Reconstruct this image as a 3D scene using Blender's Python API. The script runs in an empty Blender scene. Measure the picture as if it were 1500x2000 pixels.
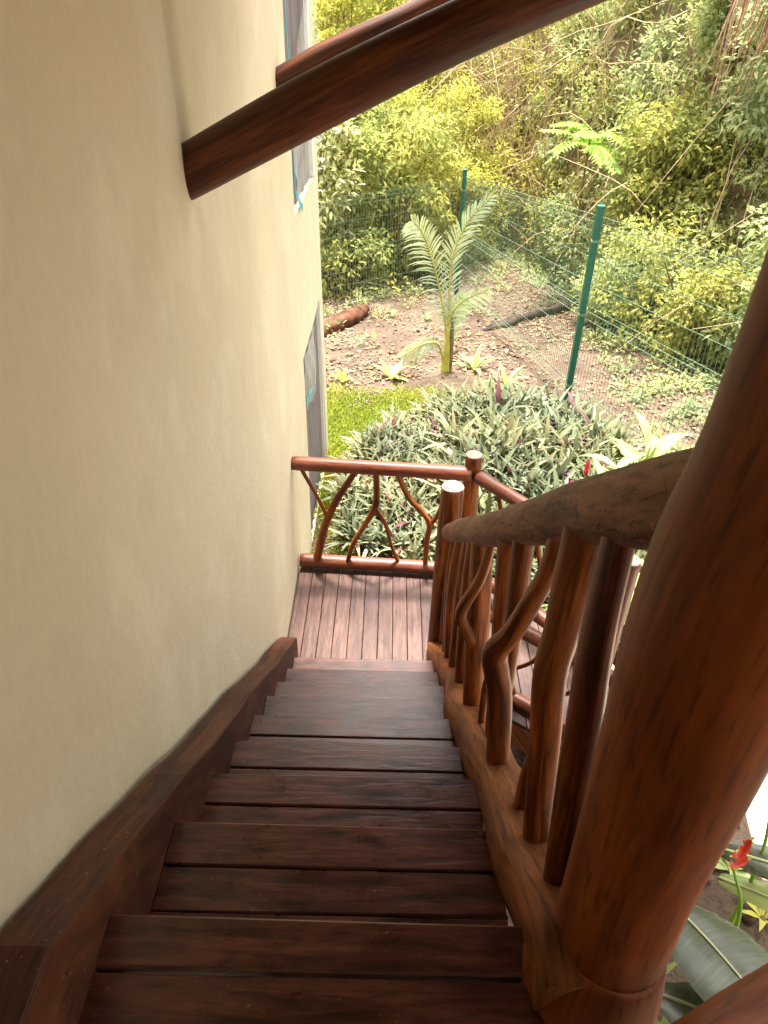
import bpy, math, random
import numpy as np
from mathutils import Vector, Matrix

# ------------------------------------------------------------------ camera, sky, sun, exposure
sc = bpy.context.scene
col = sc.collection
R = math.radians
cam_data = bpy.data.cameras.new("camera")
cam = bpy.data.objects.new("camera", cam_data)
col.objects.link(cam)
sc.camera = cam
cam_data.sensor_fit = 'VERTICAL'
cam_data.sensor_height = 36.0
cam_data.sensor_width = 27.0
cam_data.lens = 1380.0 / 2000.0 * 36.0
cam_data.clip_start = 0.02
cam_data.clip_end = 1500
CAMZ = 3.92
cam.matrix_world = Matrix(((0.99976513, -0.02118341, 0.00457672, 0.0),
                           (0.01597113, 0.57740416, -0.81630225, 0.0),
                           (0.01464945, 0.81618362, 0.57760687, CAMZ),
                           (0, 0, 0, 1)))
cam_data.dof.use_dof = True
cam_data.dof.focus_distance = 3.6
cam_data.dof.aperture_fstop = 10.0

SUN_EL, SUN_AZ = 76.0, -2.0            # degrees; azimuth clockwise from +Y
world = bpy.data.worlds.new("World")
sc.world = world
world.use_nodes = True
wn, wl = world.node_tree.nodes, world.node_tree.links
wn.clear()
sky = wn.new("ShaderNodeTexSky")
sky.sky_type = 'NISHITA'
sky.sun_disc = False
sky.sun_elevation = R(SUN_EL)
sky.sun_rotation = R(SUN_AZ)
sky.dust_density = 4.0
hsv = wn.new("ShaderNodeHueSaturation")          # thin bright overcast: the blue is washed out
hsv.inputs['Saturation'].default_value = 0.28
tint = wn.new("ShaderNodeMix")
tint.data_type = 'RGBA'
tint.blend_type = 'MULTIPLY'
tint.inputs[0].default_value = 1.0
tint.inputs[7].default_value = (1.0, 0.965, 0.89, 1)
bg = wn.new("ShaderNodeBackground")
bg.inputs['Strength'].default_value = 0.15
wo = wn.new("ShaderNodeOutputWorld")
wl.new(sky.outputs[0], hsv.inputs['Color'])
wl.new(hsv.outputs[0], tint.inputs[6])
wl.new(tint.outputs[2], bg.inputs[0])
wl.new(bg.outputs[0], wo.inputs[0])

sun_data = bpy.data.lights.new("sun", 'SUN')
sun_data.energy = 3.1
sun_data.angle = R(8)
sun_data.color = (1.0, 0.965, 0.895)
sun = bpy.data.objects.new("sun", sun_data)
col.objects.link(sun)
sd = Vector((math.sin(R(SUN_AZ)) * math.cos(R(SUN_EL)), math.cos(R(SUN_AZ)) * math.cos(R(SUN_EL)), math.sin(R(SUN_EL))))
sun.rotation_euler = sd.to_track_quat('Z', 'Y').to_euler()
sun.location = sd * 30

sc.render.engine = 'CYCLES'
sc.cycles.max_bounces = 5
sc.cycles.diffuse_bounces = 3
sc.cycles.glossy_bounces = 3
sc.cycles.transmission_bounces = 4
sc.view_settings.view_transform = 'Standard'
sc.view_settings.look = 'None'
sc.view_settings.gamma = 1.0
sc.view_settings.exposure = 2.6

rng = np.random.default_rng(7)
random.seed(7)

# ------------------------------------------------------------------ object helpers
def tag(o, label=None, cat=None, group=None, kind=None):
    if label: o["label"] = label
    if cat: o["category"] = cat
    if group: o["group"] = group
    if kind: o["kind"] = kind
    return o

def thing(name, loc, label, cat, group=None):
    o = bpy.data.objects.new(name, None)
    o.empty_display_size = 0.1
    o.location = loc
    col.objects.link(o)
    return tag(o, label, cat, group)

def world_loc(o):
    v = Vector(o.location)
    while o.parent:
        o = o.parent
        v = v + Vector(o.location)
    return v

def link(name, me, m, parent=None, smooth=True, origin=None):
    """mesh in world coordinates -> object; origin (world) only moves the pivot"""
    o = bpy.data.objects.new(name, me)
    if m is not None:
        for mm in (m if isinstance(m, (list, tuple)) else [m]):
            me.materials.append(mm)
    if smooth:
        me.polygons.foreach_set('use_smooth', [True] * len(me.polygons))
    loc = Vector((0, 0, 0))
    if origin is not None:
        me.transform(Matrix.Translation(-Vector(origin)))
        loc = Vector(origin)
    if parent is not None:
        o.parent = parent
        loc = loc - world_loc(parent)
    o.location = loc
    col.objects.link(o)
    return o

class MB:
    def __init__(s):
        s.v, s.f, s.uv, s.mi = [], [], [], []
    def face(s, idx, uvs, mi=0):
        s.f.append(tuple(idx)); s.uv.append(uvs); s.mi.append(mi)
    def mesh(s, name):
        me = bpy.data.meshes.new(name)
        me.from_pydata([tuple(p) for p in s.v], [], s.f)
        uvl = me.uv_layers.new(name="UVMap")
        flat = [c for uvs in s.uv for uv in uvs for c in uv]
        uvl.data.foreach_set('uv', flat)
        me.polygons.foreach_set('material_index', s.mi)
        me.update()
        return me
    def build(s, name, m, parent=None, smooth=True, origin=None):
        return link(name, s.mesh(name), m, parent, smooth, origin)

def catmull(pts, n):
    P = np.array(pts, float)
    if len(P) == 2:
        t = np.linspace(0, 1, n)[:, None]
        return P[0] * (1 - t) + P[1] * t
    Q = np.vstack([2 * P[0] - P[1], P, 2 * P[-1] - P[-2]])
    out = []
    segs = len(P) - 1
    for t in np.linspace(0, segs, n):
        i = min(int(t), segs - 1); u = t - i
        p0, p1, p2, p3 = Q[i], Q[i + 1], Q[i + 2], Q[i + 3]
        out.append(0.5 * (2 * p1 + (p2 - p0) * u + (2 * p0 - 5 * p1 + 4 * p2 - p3) * u * u + (3 * p1 - p0 - 3 * p2 + p3) * u ** 3))
    return np.array(out)

def tube(mb, pts, rad, segs=14, step=0.035, rough=0.05, seed=0, lump=0.0, bevel=0.15, caps=True, n=None):
    """log / branch: rings along a smoothed path with irregular section; pts (x,y,z), rad scalar or list"""
    P = np.array([p[:3] for p in pts], float)
    rd = np.full(len(P), rad, float) if np.isscalar(rad) else np.array(rad, float)
    L = np.linalg.norm(np.diff(P, axis=0), axis=1).sum()
    if n is None:
        n = max(4, min(160, int(L / step) + 2))
    S = catmull(np.hstack([P, rd[:, None]]), n)
    C, rr = S[:, :3], np.maximum(S[:, 3], 1e-4)
    T = np.gradient(C, axis=0); T /= np.linalg.norm(T, axis=1)[:, None] + 1e-12
    g = np.random.default_rng(seed)
    ph = g.uniform(0, 6.28, 12)
    up = np.array([0, 0, 1.0]) if abs(T[0][2]) < 0.9 else np.array([0, 1.0, 0])
    N = np.cross(up, T[0]); N /= np.linalg.norm(N)
    base = len(mb.v)
    d = 0.0
    th = np.linspace(0, 2 * math.pi, segs, endpoint=False)
    vs = []
    for i in range(n):
        if i:
            d += np.linalg.norm(C[i] - C[i - 1])
            N = N - T[i] * N.dot(T[i]); N /= np.linalg.norm(N) + 1e-12
        B = np.cross(T[i], N)
        k = 1 + rough * (np.sin(2 * th + ph[0] + d * 2.1) * .6 + np.sin(3 * th + ph[1] - d * 3.0) * .4 + np.sin(5 * th + ph[2] + d * 5) * .2) \
              + rough * .7 * math.sin(d * 4.1 + ph[3]) + lump * (math.sin(d * 9 + ph[4]) * np.sin(th + ph[5] + d * 3))
        r = rr[i] * k
        if caps and bevel and n > 3:
            if i == 0 or i == n - 1: r = r * (1 - bevel)
        for j in range(segs):
            mb.v.append(C[i] + N * math.cos(th[j]) * r[j] + B * math.sin(th[j]) * r[j])
        vs.append(d)
    circ = 2 * math.pi * float(np.mean(rr))
    for i in range(n - 1):
        for j in range(segs):
            a = base + i * segs + j; b = base + i * segs + (j + 1) % segs
            u0, u1 = circ * j / segs, circ * (j + 1) / segs
            mb.face((a, b, b + segs, a + segs), [(u0, vs[i]), (u1, vs[i]), (u1, vs[i + 1]), (u0, vs[i + 1])])
    if caps:
        for e, i in ((0, 0), (1, n - 1)):
            mb.v.append(C[i]); c = len(mb.v) - 1
            for j in range(segs):
                a = base + i * segs + j; b = base + i * segs + (j + 1) % segs
                q = [(math.cos(th[j]) * rr[i] * .3, 0), (math.cos(th[j] + .4) * rr[i] * .3, 0), (0, 0)]
                mb.face((b, a, c) if e == 0 else (a, b, c), q)
    return C, rr

def log(name, pts, rad, m, parent=None, **k):
    mb = MB(); tube(mb, pts, rad, **k)
    return mb.build(name, m, parent)

def prism(mb, quad, z0, z1, ch=0.004, along='y'):
    """board: plan quad (ccw, 4 xy) between z0 and z1 with a chamfered top edge; uv v runs along the grain"""
    q = np.array(quad, float); c = q.mean(0)
    ins = []
    for i in range(4):
        p, a, b = q[i], q[i - 1], q[(i + 1) % 4]
        da = (a - p) / (np.linalg.norm(a - p) + 1e-9); db = (b - p) / (np.linalg.norm(b - p) + 1e-9)
        ins.append(p + (da + db) * ch)
    base = len(mb.v)
    for p in q: mb.v.append((p[0], p[1], z0))
    for p in q: mb.v.append((p[0], p[1], z1 - ch))
    for p in ins: mb.v.append((p[0], p[1], z1))
    def uv(i):
        p = mb.v[base + i]
        return (p[0] + p[2], p[1]) if along == 'y' else (p[1] + p[2], p[0])
    def F(*ii): mb.face([base + i for i in ii], [uv(i) for i in ii])
    F(3, 2, 1, 0)
    for i in range(4):
        j = (i + 1) % 4
        F(i, j, 4 + j, 4 + i); F(4 + i, 4 + j, 8 + j, 8 + i)
    F(8, 9, 10, 11)

def leaf_mesh(name, base, dirs, nrm, L, W, fold=0.18, droop=0.12, mi=None):
    """many folded two-triangle leaves"""
    base = np.asarray(base, float); n = len(base)
    dirs = dirs / (np.linalg.norm(dirs, axis=1)[:, None] + 1e-9)
    side = np.cross(dirs, nrm); side /= np.linalg.norm(side, axis=1)[:, None] + 1e-9
    nn = np.cross(side, dirs)
    L = np.broadcast_to(L, n)[:, None]; W = np.broadcast_to(W, n)[:, None]
    V = np.empty((n, 4, 3))
    V[:, 0] = base
    V[:, 1] = base + dirs * L * .42 + side * W * .5 + nn * W * fold
    V[:, 2] = base + dirs * L - nn * L * droop
    V[:, 3] = base + dirs * L * .42 - side * W * .5 + nn * W * fold
    me = bpy.data.meshes.new(name)
    me.vertices.add(n * 4); me.vertices.foreach_set('co', V.ravel())
    i = np.arange(n) * 4
    tri = np.stack([i, i + 1, i + 2, i, i + 2, i + 3], 1).ravel()
    me.loops.add(n * 6); me.loops.foreach_set('vertex_index', tri)
    me.polygons.add(n * 2); me.polygons.foreach_set('loop_start', np.arange(n * 2) * 3)
    if mi is not None:
        me.polygons.foreach_set('material_index', np.repeat(mi, 2))
    me.update(calc_edges=True); me.validate()
    return me

def rand_dir(n, g=rng):
    v = g.normal(size=(n, 3)); return v / np.linalg.norm(v, axis=1)[:, None]

# ------------------------------------------------------------------ material helpers
def newmat(name):
    m = bpy.data.materials.new(name); m.use_nodes = True
    nt = m.node_tree; nt.nodes.clear()
    out = nt.nodes.new("ShaderNodeOutputMaterial")
    return m, nt, out

def nd(nt, t, **kw):
    n = nt.nodes.new(t)
    for k, v in kw.items():
        if k.startswith('i_'): n.inputs[k[2:].replace('_', ' ')].default_value = v
        else: setattr(n, k, v)
    return n

def ramp(nt, fac, stops):
    r = nt.nodes.new("ShaderNodeValToRGB")
    e = r.color_ramp.elements
    while len(e) < len(stops): e.new(0.5)
    for el, (p, c) in zip(e, stops):
        el.position = p; el.color = (c[0], c[1], c[2], 1)
    nt.links.new(fac, r.inputs[0])
    return r

def mixc(nt, a, b, fac, mode='MIX'):
    m = nt.nodes.new("ShaderNodeMix"); m.data_type = 'RGBA'; m.blend_type = mode
    for s, v in ((0, fac), (6, a), (7, b)):
        if hasattr(v, 'links'): nt.links.new(v, m.inputs[s])
        else: m.inputs[s].default_value = v if s == 0 else (*v, 1)
    return m.outputs[2]

def wood(name, dark, mid, light, rough=0.4, coat=0.0, gl=2.0, ga=30.0, bump=0.25, stain=0.5, worm=0.0, spec=0.5, dust=0.0, knots=0.0):
    m, nt, out = newmat(name)
    uv = nd(nt, "ShaderNodeUVMap")
    oi = nd(nt, "ShaderNodeObjectInfo")
    mul = nd(nt, "ShaderNodeMath", operation='MULTIPLY'); mul.inputs[1].default_value = 37.0
    nt.links.new(oi.outputs['Random'], mul.inputs[0])
    add = nd(nt, "ShaderNodeVectorMath", operation='ADD')
    nt.links.new(uv.outputs[0], add.inputs[0]); nt.links.new(mul.outputs[0], add.inputs[1])
    mp = nd(nt, "ShaderNodeMapping"); mp.inputs['Scale'].default_value = (ga, gl, 1)
    nt.links.new(add.outputs[0], mp.inputs[0])
    n1 = nd(nt, "ShaderNodeTexNoise", i_Scale=1.0, i_Detail=4.0, i_Roughness=0.62, i_Distortion=0.5)
    nt.links.new(mp.outputs[0], n1.inputs[0])
    mp2 = nd(nt, "ShaderNodeMapping"); mp2.inputs['Scale'].default_value = (ga * .22, gl * 1.2, 1)
    nt.links.new(add.outputs[0], mp2.inputs[0])
    n2 = nd(nt, "ShaderNodeTexNoise", i_Scale=1.0, i_Detail=2.5, i_Roughness=0.6, i_Distortion=0.7)
    nt.links.new(mp2.outputs[0], n2.inputs[0])
    r1 = ramp(nt, n1.outputs[0], [(0.33, dark), (0.5, mid), (0.66, light)])
    mp4 = nd(nt, "ShaderNodeMapping"); mp4.inputs['Scale'].default_value = (ga * 4.5, gl * 5.0, 1)
    nt.links.new(add.outputs[0], mp4.inputs[0])
    n4 = nd(nt, "ShaderNodeTexNoise", i_Scale=1.0, i_Detail=2.0, i_Roughness=0.6)
    nt.links.new(mp4.outputs[0], n4.inputs[0])
    r4 = ramp(nt, n4.outputs[0], [(0.34, (.50, .46, .43)), (0.46, (1, 1, 1)), (.7, (1.18, 1.16, 1.14))])
    r2 = ramp(nt, n2.outputs[0], [(0.32, (.45, .42, .40)), (0.55, (1, 1, 1)), (.75, (1.25, 1.2, 1.12))])
    c = mixc(nt, r1.outputs[0], r2.outputs[0], stain, 'MULTIPLY')
    c = mixc(nt, c, r4.outputs[0], .8, 'MULTIPLY')
    if knots:
        mk = nd(nt, "ShaderNodeMapping"); mk.inputs['Scale'].default_value = (9, 3.4, 1)
        nt.links.new(add.outputs[0], mk.inputs[0])
        vk = nd(nt, "ShaderNodeTexVoronoi", i_Scale=1.0, i_Randomness=1.0); nt.links.new(mk.outputs[0], vk.inputs[0])
        rk = ramp(nt, vk.outputs['Distance'], [(.05, (.18, .14, .12)), (.12, (.55, .5, .46)), (.2, (1, 1, 1))])
        c = mixc(nt, c, rk.outputs[0], knots, 'MULTIPLY')
        mc = nd(nt, "ShaderNodeMapping"); mc.inputs['Scale'].default_value = (ga * 1.6, gl * .8, 1)
        nt.links.new(add.outputs[0], mc.inputs[0])
        nc = nd(nt, "ShaderNodeTexNoise", i_Scale=1.0, i_Detail=2.0, i_Roughness=.5, i_Distortion=.5); nt.links.new(mc.outputs[0], nc.inputs[0])
        rc = ramp(nt, nc.outputs[0], [(.30, (.25, .2, .18)), (.345, (1, 1, 1))])
        c = mixc(nt, c, rc.outputs[0], min(.85, knots * 1.2), 'MULTIPLY')
    # board to board difference
    rr = ramp(nt, oi.outputs['Random'], [(0, (.78, .76, .74)), (.5, (1, 1, 1)), (1, (1.2, 1.14, 1.1))])
    c = mixc(nt, c, rr.outputs[0], 0.75, 'MULTIPLY')
    bmp_src = n1.outputs[0]
    if worm:
        mp3 = nd(nt, "ShaderNodeMapping"); mp3.inputs['Scale'].default_value = (16, 7, 1)
        nt.links.new(add.outputs[0], mp3.inputs[0])
        w = nd(nt, "ShaderNodeTexNoise", i_Scale=1.0, i_Detail=2.0, i_Distortion=1.2)
        nt.links.new(mp3.outputs[0], w.inputs[0])
        wr = ramp(nt, w.outputs[0], [(.45, (1, 1, 1)), (.485, (.28, .24, .22)), (.505, (1.5, 1.5, 1.5)), (.54, (1, 1, 1))])
        c = mixc(nt, c, wr.outputs[0], worm, 'MULTIPLY')
        bmp_src = mixc(nt, n1.outputs[0], wr.outputs[0], 0.75)
    if dust:
        gz_ = nd(nt, "ShaderNodeNewGeometry")
        dn = nd(nt, "ShaderNodeTexNoise", i_Scale=90.0, i_Detail=2.0)
        nt.links.new(gz_.outputs['Position'], dn.inputs[0])
        dr = ramp(nt, dn.outputs[0], [(.70, (0, 0, 0)), (.74, (1, 1, 1))])
        fm = nd(nt, "ShaderNodeMath", operation='MULTIPLY'); fm.inputs[1].default_value = dust
        nt.links.new(dr.outputs[0], fm.inputs[0])
        c = mixc(nt, c, (.42, .34, .27), fm.outputs[0])
    bs = nd(nt, "ShaderNodeBsdfPrincipled")
    nt.links.new(c, bs.inputs['Base Color'])
    rm = nd(nt, "ShaderNodeMapRange"); rm.inputs[3].default_value = rough - .09; rm.inputs[4].default_value = rough + .16
    nt.links.new(n2.outputs[0], rm.inputs[0]); nt.links.new(rm.outputs[0], bs.inputs['Roughness'])
    bs.inputs['Specular IOR Level'].default_value = spec
    bs.inputs['Coat Weight'].default_value = coat
    bs.inputs['Coat Roughness'].default_value = 0.22
    b = nd(nt, "ShaderNodeBump"); b.inputs['Strength'].default_value = bump; b.inputs['Distance'].default_value = 0.004
    nt.links.new(bmp_src, b.inputs['Height']); nt.links.new(b.outputs[0], bs.inputs['Normal'])
    nt.links.new(bs.outputs[0], out.inputs[0])
    return m

def leafmat(name, cols, rough=0.45, trans=0.35, spec=0.4):
    m, nt, out = newmat(name)
    g = nd(nt, "ShaderNodeNewGeometry")
    k = len(cols)
    r = ramp(nt, g.outputs['Random Per Island'], [(i / max(1, k - 1), c) for i, c in enumerate(cols)])
    tn = nd(nt, "ShaderNodeTexNoise", i_Scale=1.1, i_Detail=0.0)
    nt.links.new(g.outputs['Position'], tn.inputs[0])
    tr = ramp(nt, tn.outputs[0], [(.35, (.8, .86, .9)), (.65, (1.2, 1.12, .92))])
    c = mixc(nt, r.outputs[0], tr.outputs[0], .7, 'MULTIPLY')
    if spec <= .4 and trans >= .4:
        bs = nd(nt, "ShaderNodeBsdfDiffuse"); nt.links.new(c, bs.inputs[0])
    else:
        bs = nd(nt, "ShaderNodeBsdfPrincipled", i_Roughness=rough)
        bs.inputs['Specular IOR Level'].default_value = spec
        nt.links.new(c, bs.inputs['Base Color'])
    if trans:
        t = nd(nt, "ShaderNodeBsdfTranslucent"); nt.links.new(c, t.inputs[0])
        mx = nd(nt, "ShaderNodeMixShader"); mx.inputs[0].default_value = trans
        nt.links.new(bs.outputs[0], mx.inputs[1]); nt.links.new(t.outputs[0], mx.inputs[2])
        nt.links.new(mx.outputs[0], out.inputs[0])
    else:
        nt.links.new(bs.outputs[0], out.inputs[0])
    return m

def plain(name, c, rough=0.5, spec=0.5, metal=0.0, var=0.15, scale=14.0, bump=0.0):
    m, nt, out = newmat(name)
    g = nd(nt, "ShaderNodeNewGeometry")
    n = nd(nt, "ShaderNodeTexNoise", i_Scale=scale, i_Detail=4.0)
    nt.links.new(g.outputs['Position'], n.inputs[0])
    r = ramp(nt, n.outputs[0], [(.3, tuple(x * (1 - var) for x in c)), (.7, tuple(min(1, x * (1 + var)) for x in c))])
    bs = nd(nt, "ShaderNodeBsdfPrincipled", i_Roughness=rough, i_Metallic=metal)
    bs.inputs['Specular IOR Level'].default_value = spec
    nt.links.new(r.outputs[0], bs.inputs['Base Color'])
    if bump:
        b = nd(nt, "ShaderNodeBump"); b.inputs['Strength'].default_value = bump; b.inputs['Distance'].default_value = .01
        nt.links.new(n.outputs[0], b.inputs['Height']); nt.links.new(b.outputs[0], bs.inputs['Normal'])
    nt.links.new(bs.outputs[0], out.inputs[0])
    return m

# woods
M_TREAD = wood("tread_wood", (.027, .0062, .0030), (.080, .0215, .0110), (.135, .041, .022), rough=.27, spec=.6, coat=.0, gl=4.5, ga=38, bump=.35, stain=.6, dust=.22)
M_DECK = wood("deck_wood", (.045, .020, .0145), (.080, .038, .029), (.115, .060, .047), spec=.32, rough=.46, gl=3.0, ga=40, bump=.3, stain=.45)
M_LOG = wood("varnished_log", (.048, .010, .0016), (.165, .041, .0065), (.32, .096, .0165), knots=.6, rough=.42, coat=.0, spec=.3, gl=2.2, ga=34, bump=.25, stain=.65)
M_POST = wood("varnished_post", (.14, .031, .0055), (.215, .053, .0095), (.285, .078, .015), knots=.15, rough=.5, coat=.0, spec=.28, gl=1.6, ga=20, bump=.15, stain=.45)
M_RAIL = wood("red_rail_log", (.085, .022, .010), (.145, .041, .020), (.20, .064, .033), knots=.4, rough=.42, coat=.0, spec=.4, gl=1.8, ga=26, bump=.2, stain=.5)
M_HAND = wood("weathered_handrail", (.095, .039, .021), (.185, .083, .048), (.28, .137, .083), rough=.6, spec=.25, gl=3, ga=22, bump=.6, stain=.5, worm=.55)
M_BEAM = wood("dark_beam", (.034, .0085, .003), (.080, .021, .0072), (.14, .041, .014), knots=.3, rough=.45, coat=.0, spec=.32, gl=1.6, ga=26, bump=.2, stain=.6)
M_STRG = wood("hewn_stringer", (.13, .042, .014), (.24, .085, .030), (.33, .125, .050), knots=.6, rough=.6, spec=.2, gl=2.6, ga=24, bump=.35, stain=.6)
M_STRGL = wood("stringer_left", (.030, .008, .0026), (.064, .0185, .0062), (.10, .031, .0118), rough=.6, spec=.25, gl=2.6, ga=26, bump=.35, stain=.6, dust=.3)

def end_grain(name, base, line):
    m, nt, out = newmat(name)
    tc = nd(nt, "ShaderNodeTexCoord")
    n = nd(nt, "ShaderNodeTexNoise", i_Scale=26.0, i_Detail=3.0)
    nt.links.new(tc.outputs['Object'], n.inputs[0])
    w = nd(nt, "ShaderNodeTexWave", wave_type='RINGS', rings_direction='Z')
    w.inputs['Scale'].default_value = 17.0; w.inputs['Distortion'].default_value = 5.0
    w.inputs['Detail'].default_value = 3.0; w.inputs['Detail Scale'].default_value = 2.0
    nt.links.new(tc.outputs['Object'], w.inputs[0])
    r = ramp(nt, w.outputs[0], [(0.0, line), (.22, line), (.36, base), (1, base)])
    nr_ = ramp(nt, n.outputs[0], [(.42, (0, 0, 0)), (.56, (1, 1, 1))])
    c = mixc(nt, r.outputs[0], base, nr_.outputs[0])
    bs = nd(nt, "ShaderNodeBsdfPrincipled", i_Roughness=.55); nt.links.new(c, bs.inputs['Base Color'])
    nt.links.new(bs.outputs[0], out.inputs[0])
    return m
M_END = end_grain("cut_end_pale", (.42, .33, .29), (.035, .018, .012))
M_END2 = end_grain("cut_end_red", (.22, .105, .07), (.07, .03, .02))

def plaster():
    m, nt, out = newmat("cream_plaster")
    g = nd(nt, "ShaderNodeNewGeometry")
    mp = nd(nt, "ShaderNodeMapping"); mp.inputs['Scale'].default_value = (2.2, 2.2, 1.5)
    nt.links.new(g.outputs['Position'], mp.inputs[0])
    n1 = nd(nt, "ShaderNodeTexNoise", i_Scale=1.5, i_Detail=4.0, i_Roughness=.6)
    nt.links.new(mp.outputs[0], n1.inputs[0])
    r1 = ramp(nt, n1.outputs[0], [(.28, (.585, .495, .34)), (.42, (.635, .54, .375)), (.5, (.62, .53, .37)), (.6, (.66, .57, .405)), (.72, (.685, .60, .435))])
    mp2 = nd(nt, "ShaderNodeMapping"); mp2.inputs['Scale'].default_value = (38, 38, 22)
    nt.links.new(g.outputs['Position'], mp2.inputs[0])
    n2 = nd(nt, "ShaderNodeTexNoise", i_Scale=1.0, i_Detail=3.0, i_Roughness=.65)
    nt.links.new(mp2.outputs[0], n2.inputs[0])
    r2 = ramp(nt, n2.outputs[0], [(.25, (.965, .96, .95)), (.5, (1, 1, 1)), (.8, (1.015, 1.015, 1.015))])
    c = mixc(nt, r1.outputs[0], r2.outputs[0], .9, 'MULTIPLY')
    v = nd(nt, "ShaderNodeTexVoronoi", i_Scale=4.5)
    nt.links.new(g.outputs['Position'], v.inputs[0])
    sp = ramp(nt, v.outputs['Distance'], [(.0, (1, 1, 1)), (.018, (0, 0, 0))])
    c = mixc(nt, c, (.12, .08, .05), sp.outputs[0])
    n3 = nd(nt, "ShaderNodeTexNoise", i_Scale=42.0, i_Detail=4.0, i_Roughness=.68)
    nt.links.new(g.outputs['Position'], n3.inputs[0])
    bs = nd(nt, "ShaderNodeBsdfPrincipled", i_Roughness=.72); bs.inputs['Specular IOR Level'].default_value = .25
    nt.links.new(c, bs.inputs['Base Color'])
    b = nd(nt, "ShaderNodeBump"); b.inputs['Strength'].default_value = .4; b.inputs['Distance'].default_value = .006
    nt.links.new(n3.outputs[0], b.inputs['Height'])
    b2 = nd(nt, "ShaderNodeBump"); b2.inputs['Strength'].default_value = .10; b2.inputs['Distance'].default_value = .01
    nt.links.new(n2.outputs[0], b2.inputs['Height']); nt.links.new(b.outputs[0], b2.inputs['Normal'])
    nt.links.new(b2.outputs[0], bs.inputs['Normal'])
    nt.links.new(bs.outputs[0], out.inputs[0])
    return m
M_PLASTER = plaster()

def soil():
    m, nt, out = newmat("soil")
    g = nd(nt, "ShaderNodeNewGeometry")
    n1 = nd(nt, "ShaderNodeTexNoise", i_Scale=1.3, i_Detail=4.0, i_Roughness=.65)
    n2 = nd(nt, "ShaderNodeTexNoise", i_Scale=22.0, i_Detail=4.0, i_Roughness=.7)
    for n in (n1, n2): nt.links.new(g.outputs['Position'], n.inputs[0])
    r1 = ramp(nt, n1.outputs[0], [(.3, (.056, .037, .027)), (.5, (.095, .065, .047)), (.7, (.13, .095, .066))])
    r2 = ramp(nt, n2.outputs[0], [(.3, (.6, .58, .56)), (.5, (1, 1, 1)), (.72, (1.3, 1.26, 1.18))])
    c = mixc(nt, r1.outputs[0], r2.outputs[0], .85, 'MULTIPLY')
    bs = nd(nt, "ShaderNodeBsdfPrincipled", i_Roughness=.9); bs.inputs['Specular IOR Level'].default_value = .15
    nt.links.new(c, bs.inputs['Base Color'])
    b = nd(nt, "ShaderNodeBump"); b.inputs['Strength'].default_value = .8; b.inputs['Distance'].default_value = .03
    nt.links.new(n2.outputs[0], b.inputs['Height']); nt.links.new(b.outputs[0], bs.inputs['Normal'])
    nt.links.new(bs.outputs[0], out.inputs[0])
    return m
M_SOIL = soil()
M_HILL = plain("forest_floor", (.14, .105, .055), rough=.95, spec=.1, var=.5, scale=2.5, bump=.6)
M_FENCE = plain("green_fence_paint", (.006, .10, .065), rough=.38, var=.12)
M_WIRE = plain("green_wire", (.12, .20, .125), rough=.6, var=.1)
M_CURT = plain("grey_curtain", (.20, .17, .165), rough=.8, spec=.15, var=.12, scale=5)
M_FRAME = plain("white_frame", (.78, .75, .68), rough=.5, var=.05)
M_TAPE = plain("turquoise_tape", (.02, .36, .46), rough=.45, var=.08)
M_STONE = plain("pale_concrete", (.74, .66, .54), rough=.85, spec=.2, var=.08, scale=6, bump=.2)
M_THATCH = plain("thatch", (.20, .13, .07), rough=.95, spec=.1, var=.4, scale=20, bump=.8)
M_DRY = leafmat("dry_litter", [(.22, .15, .095), (.17, .11, .07), (.27, .19, .12), (.11, .07, .045), (.21, .15, .10), (.30, .22, .15), (.15, .10, .065), (.20, .17, .07)], rough=.8, trans=.1, spec=.2)
M_VINE = plain("dry_vine", (.46, .33, .20), rough=.85, spec=.15, var=.35, scale=3)
M_STEM = plain("green_brown_stem", (.17, .12, .06), rough=.8, spec=.2, var=.3, scale=8)
M_DARKBARK = plain("dark_bark", (.05, .037, .028), rough=.9, spec=.15, var=.4, scale=12, bump=.6)
M_REDROOT = plain("red_root", (.22, .085, .045), rough=.8, spec=.2, var=.4, scale=8)
M_FALLEN = plain("fallen_log_wood", (.095, .038, .02), rough=.8, spec=.2, var=.7, scale=7, bump=.4)

def plasticmat():
    m, nt, out = newmat("plastic_sheet")
    bs = nd(nt, "ShaderNodeBsdfPrincipled", i_Roughness=.22); bs.inputs['Base Color'].default_value = (.86, .86, .84, 1)
    t = nd(nt, "ShaderNodeBsdfTransparent")
    mx = nd(nt, "ShaderNodeMixShader"); mx.inputs[0].default_value = .26
    nt.links.new(t.outputs[0], mx.inputs[1]); nt.links.new(bs.outputs[0], mx.inputs[2])
    nt.links.new(mx.outputs[0], out.inputs[0])
    return m
M_PLASTIC = plasticmat()

# ------------------------------------------------------------------ terrain
FX = [-60, -6, -3, 0, 1.2, 2.4, 3.2, 3.9, 4.8, 5.8, 8, 60]
FY = [12.5, 13.0, 13.6, 14.4, 16.4, 16.4, 14.2, 11.8, 9.6, 7.4, 4.6, 4.0]
def yfront(x): return np.interp(x, FX, FY)
def gz(x, y):
    x = np.asarray(x, float); y = np.asarray(y, float)
    z = -0.05 * np.clip(y - 8, 0, 5.5)
    z = z + .035 * np.sin(x * 1.7 + 1) * np.sin(y * 1.3) * np.clip((y - 7.6), 0, 1)
    d = np.clip(y - yfront(x) - .5, 0, None)
    d2 = np.clip(.75 * (x - 5.2) - .5 + .1 * (y - 8), 0, None) * (y > -40)
    h = 9.5 * (1 - np.exp(-np.maximum(d * .13, 0)))
    return z + h * 1.0 + .25 * np.sin(x * .9) * np.sin(y * .8) * np.clip(d * .4, 0, 1)
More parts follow.
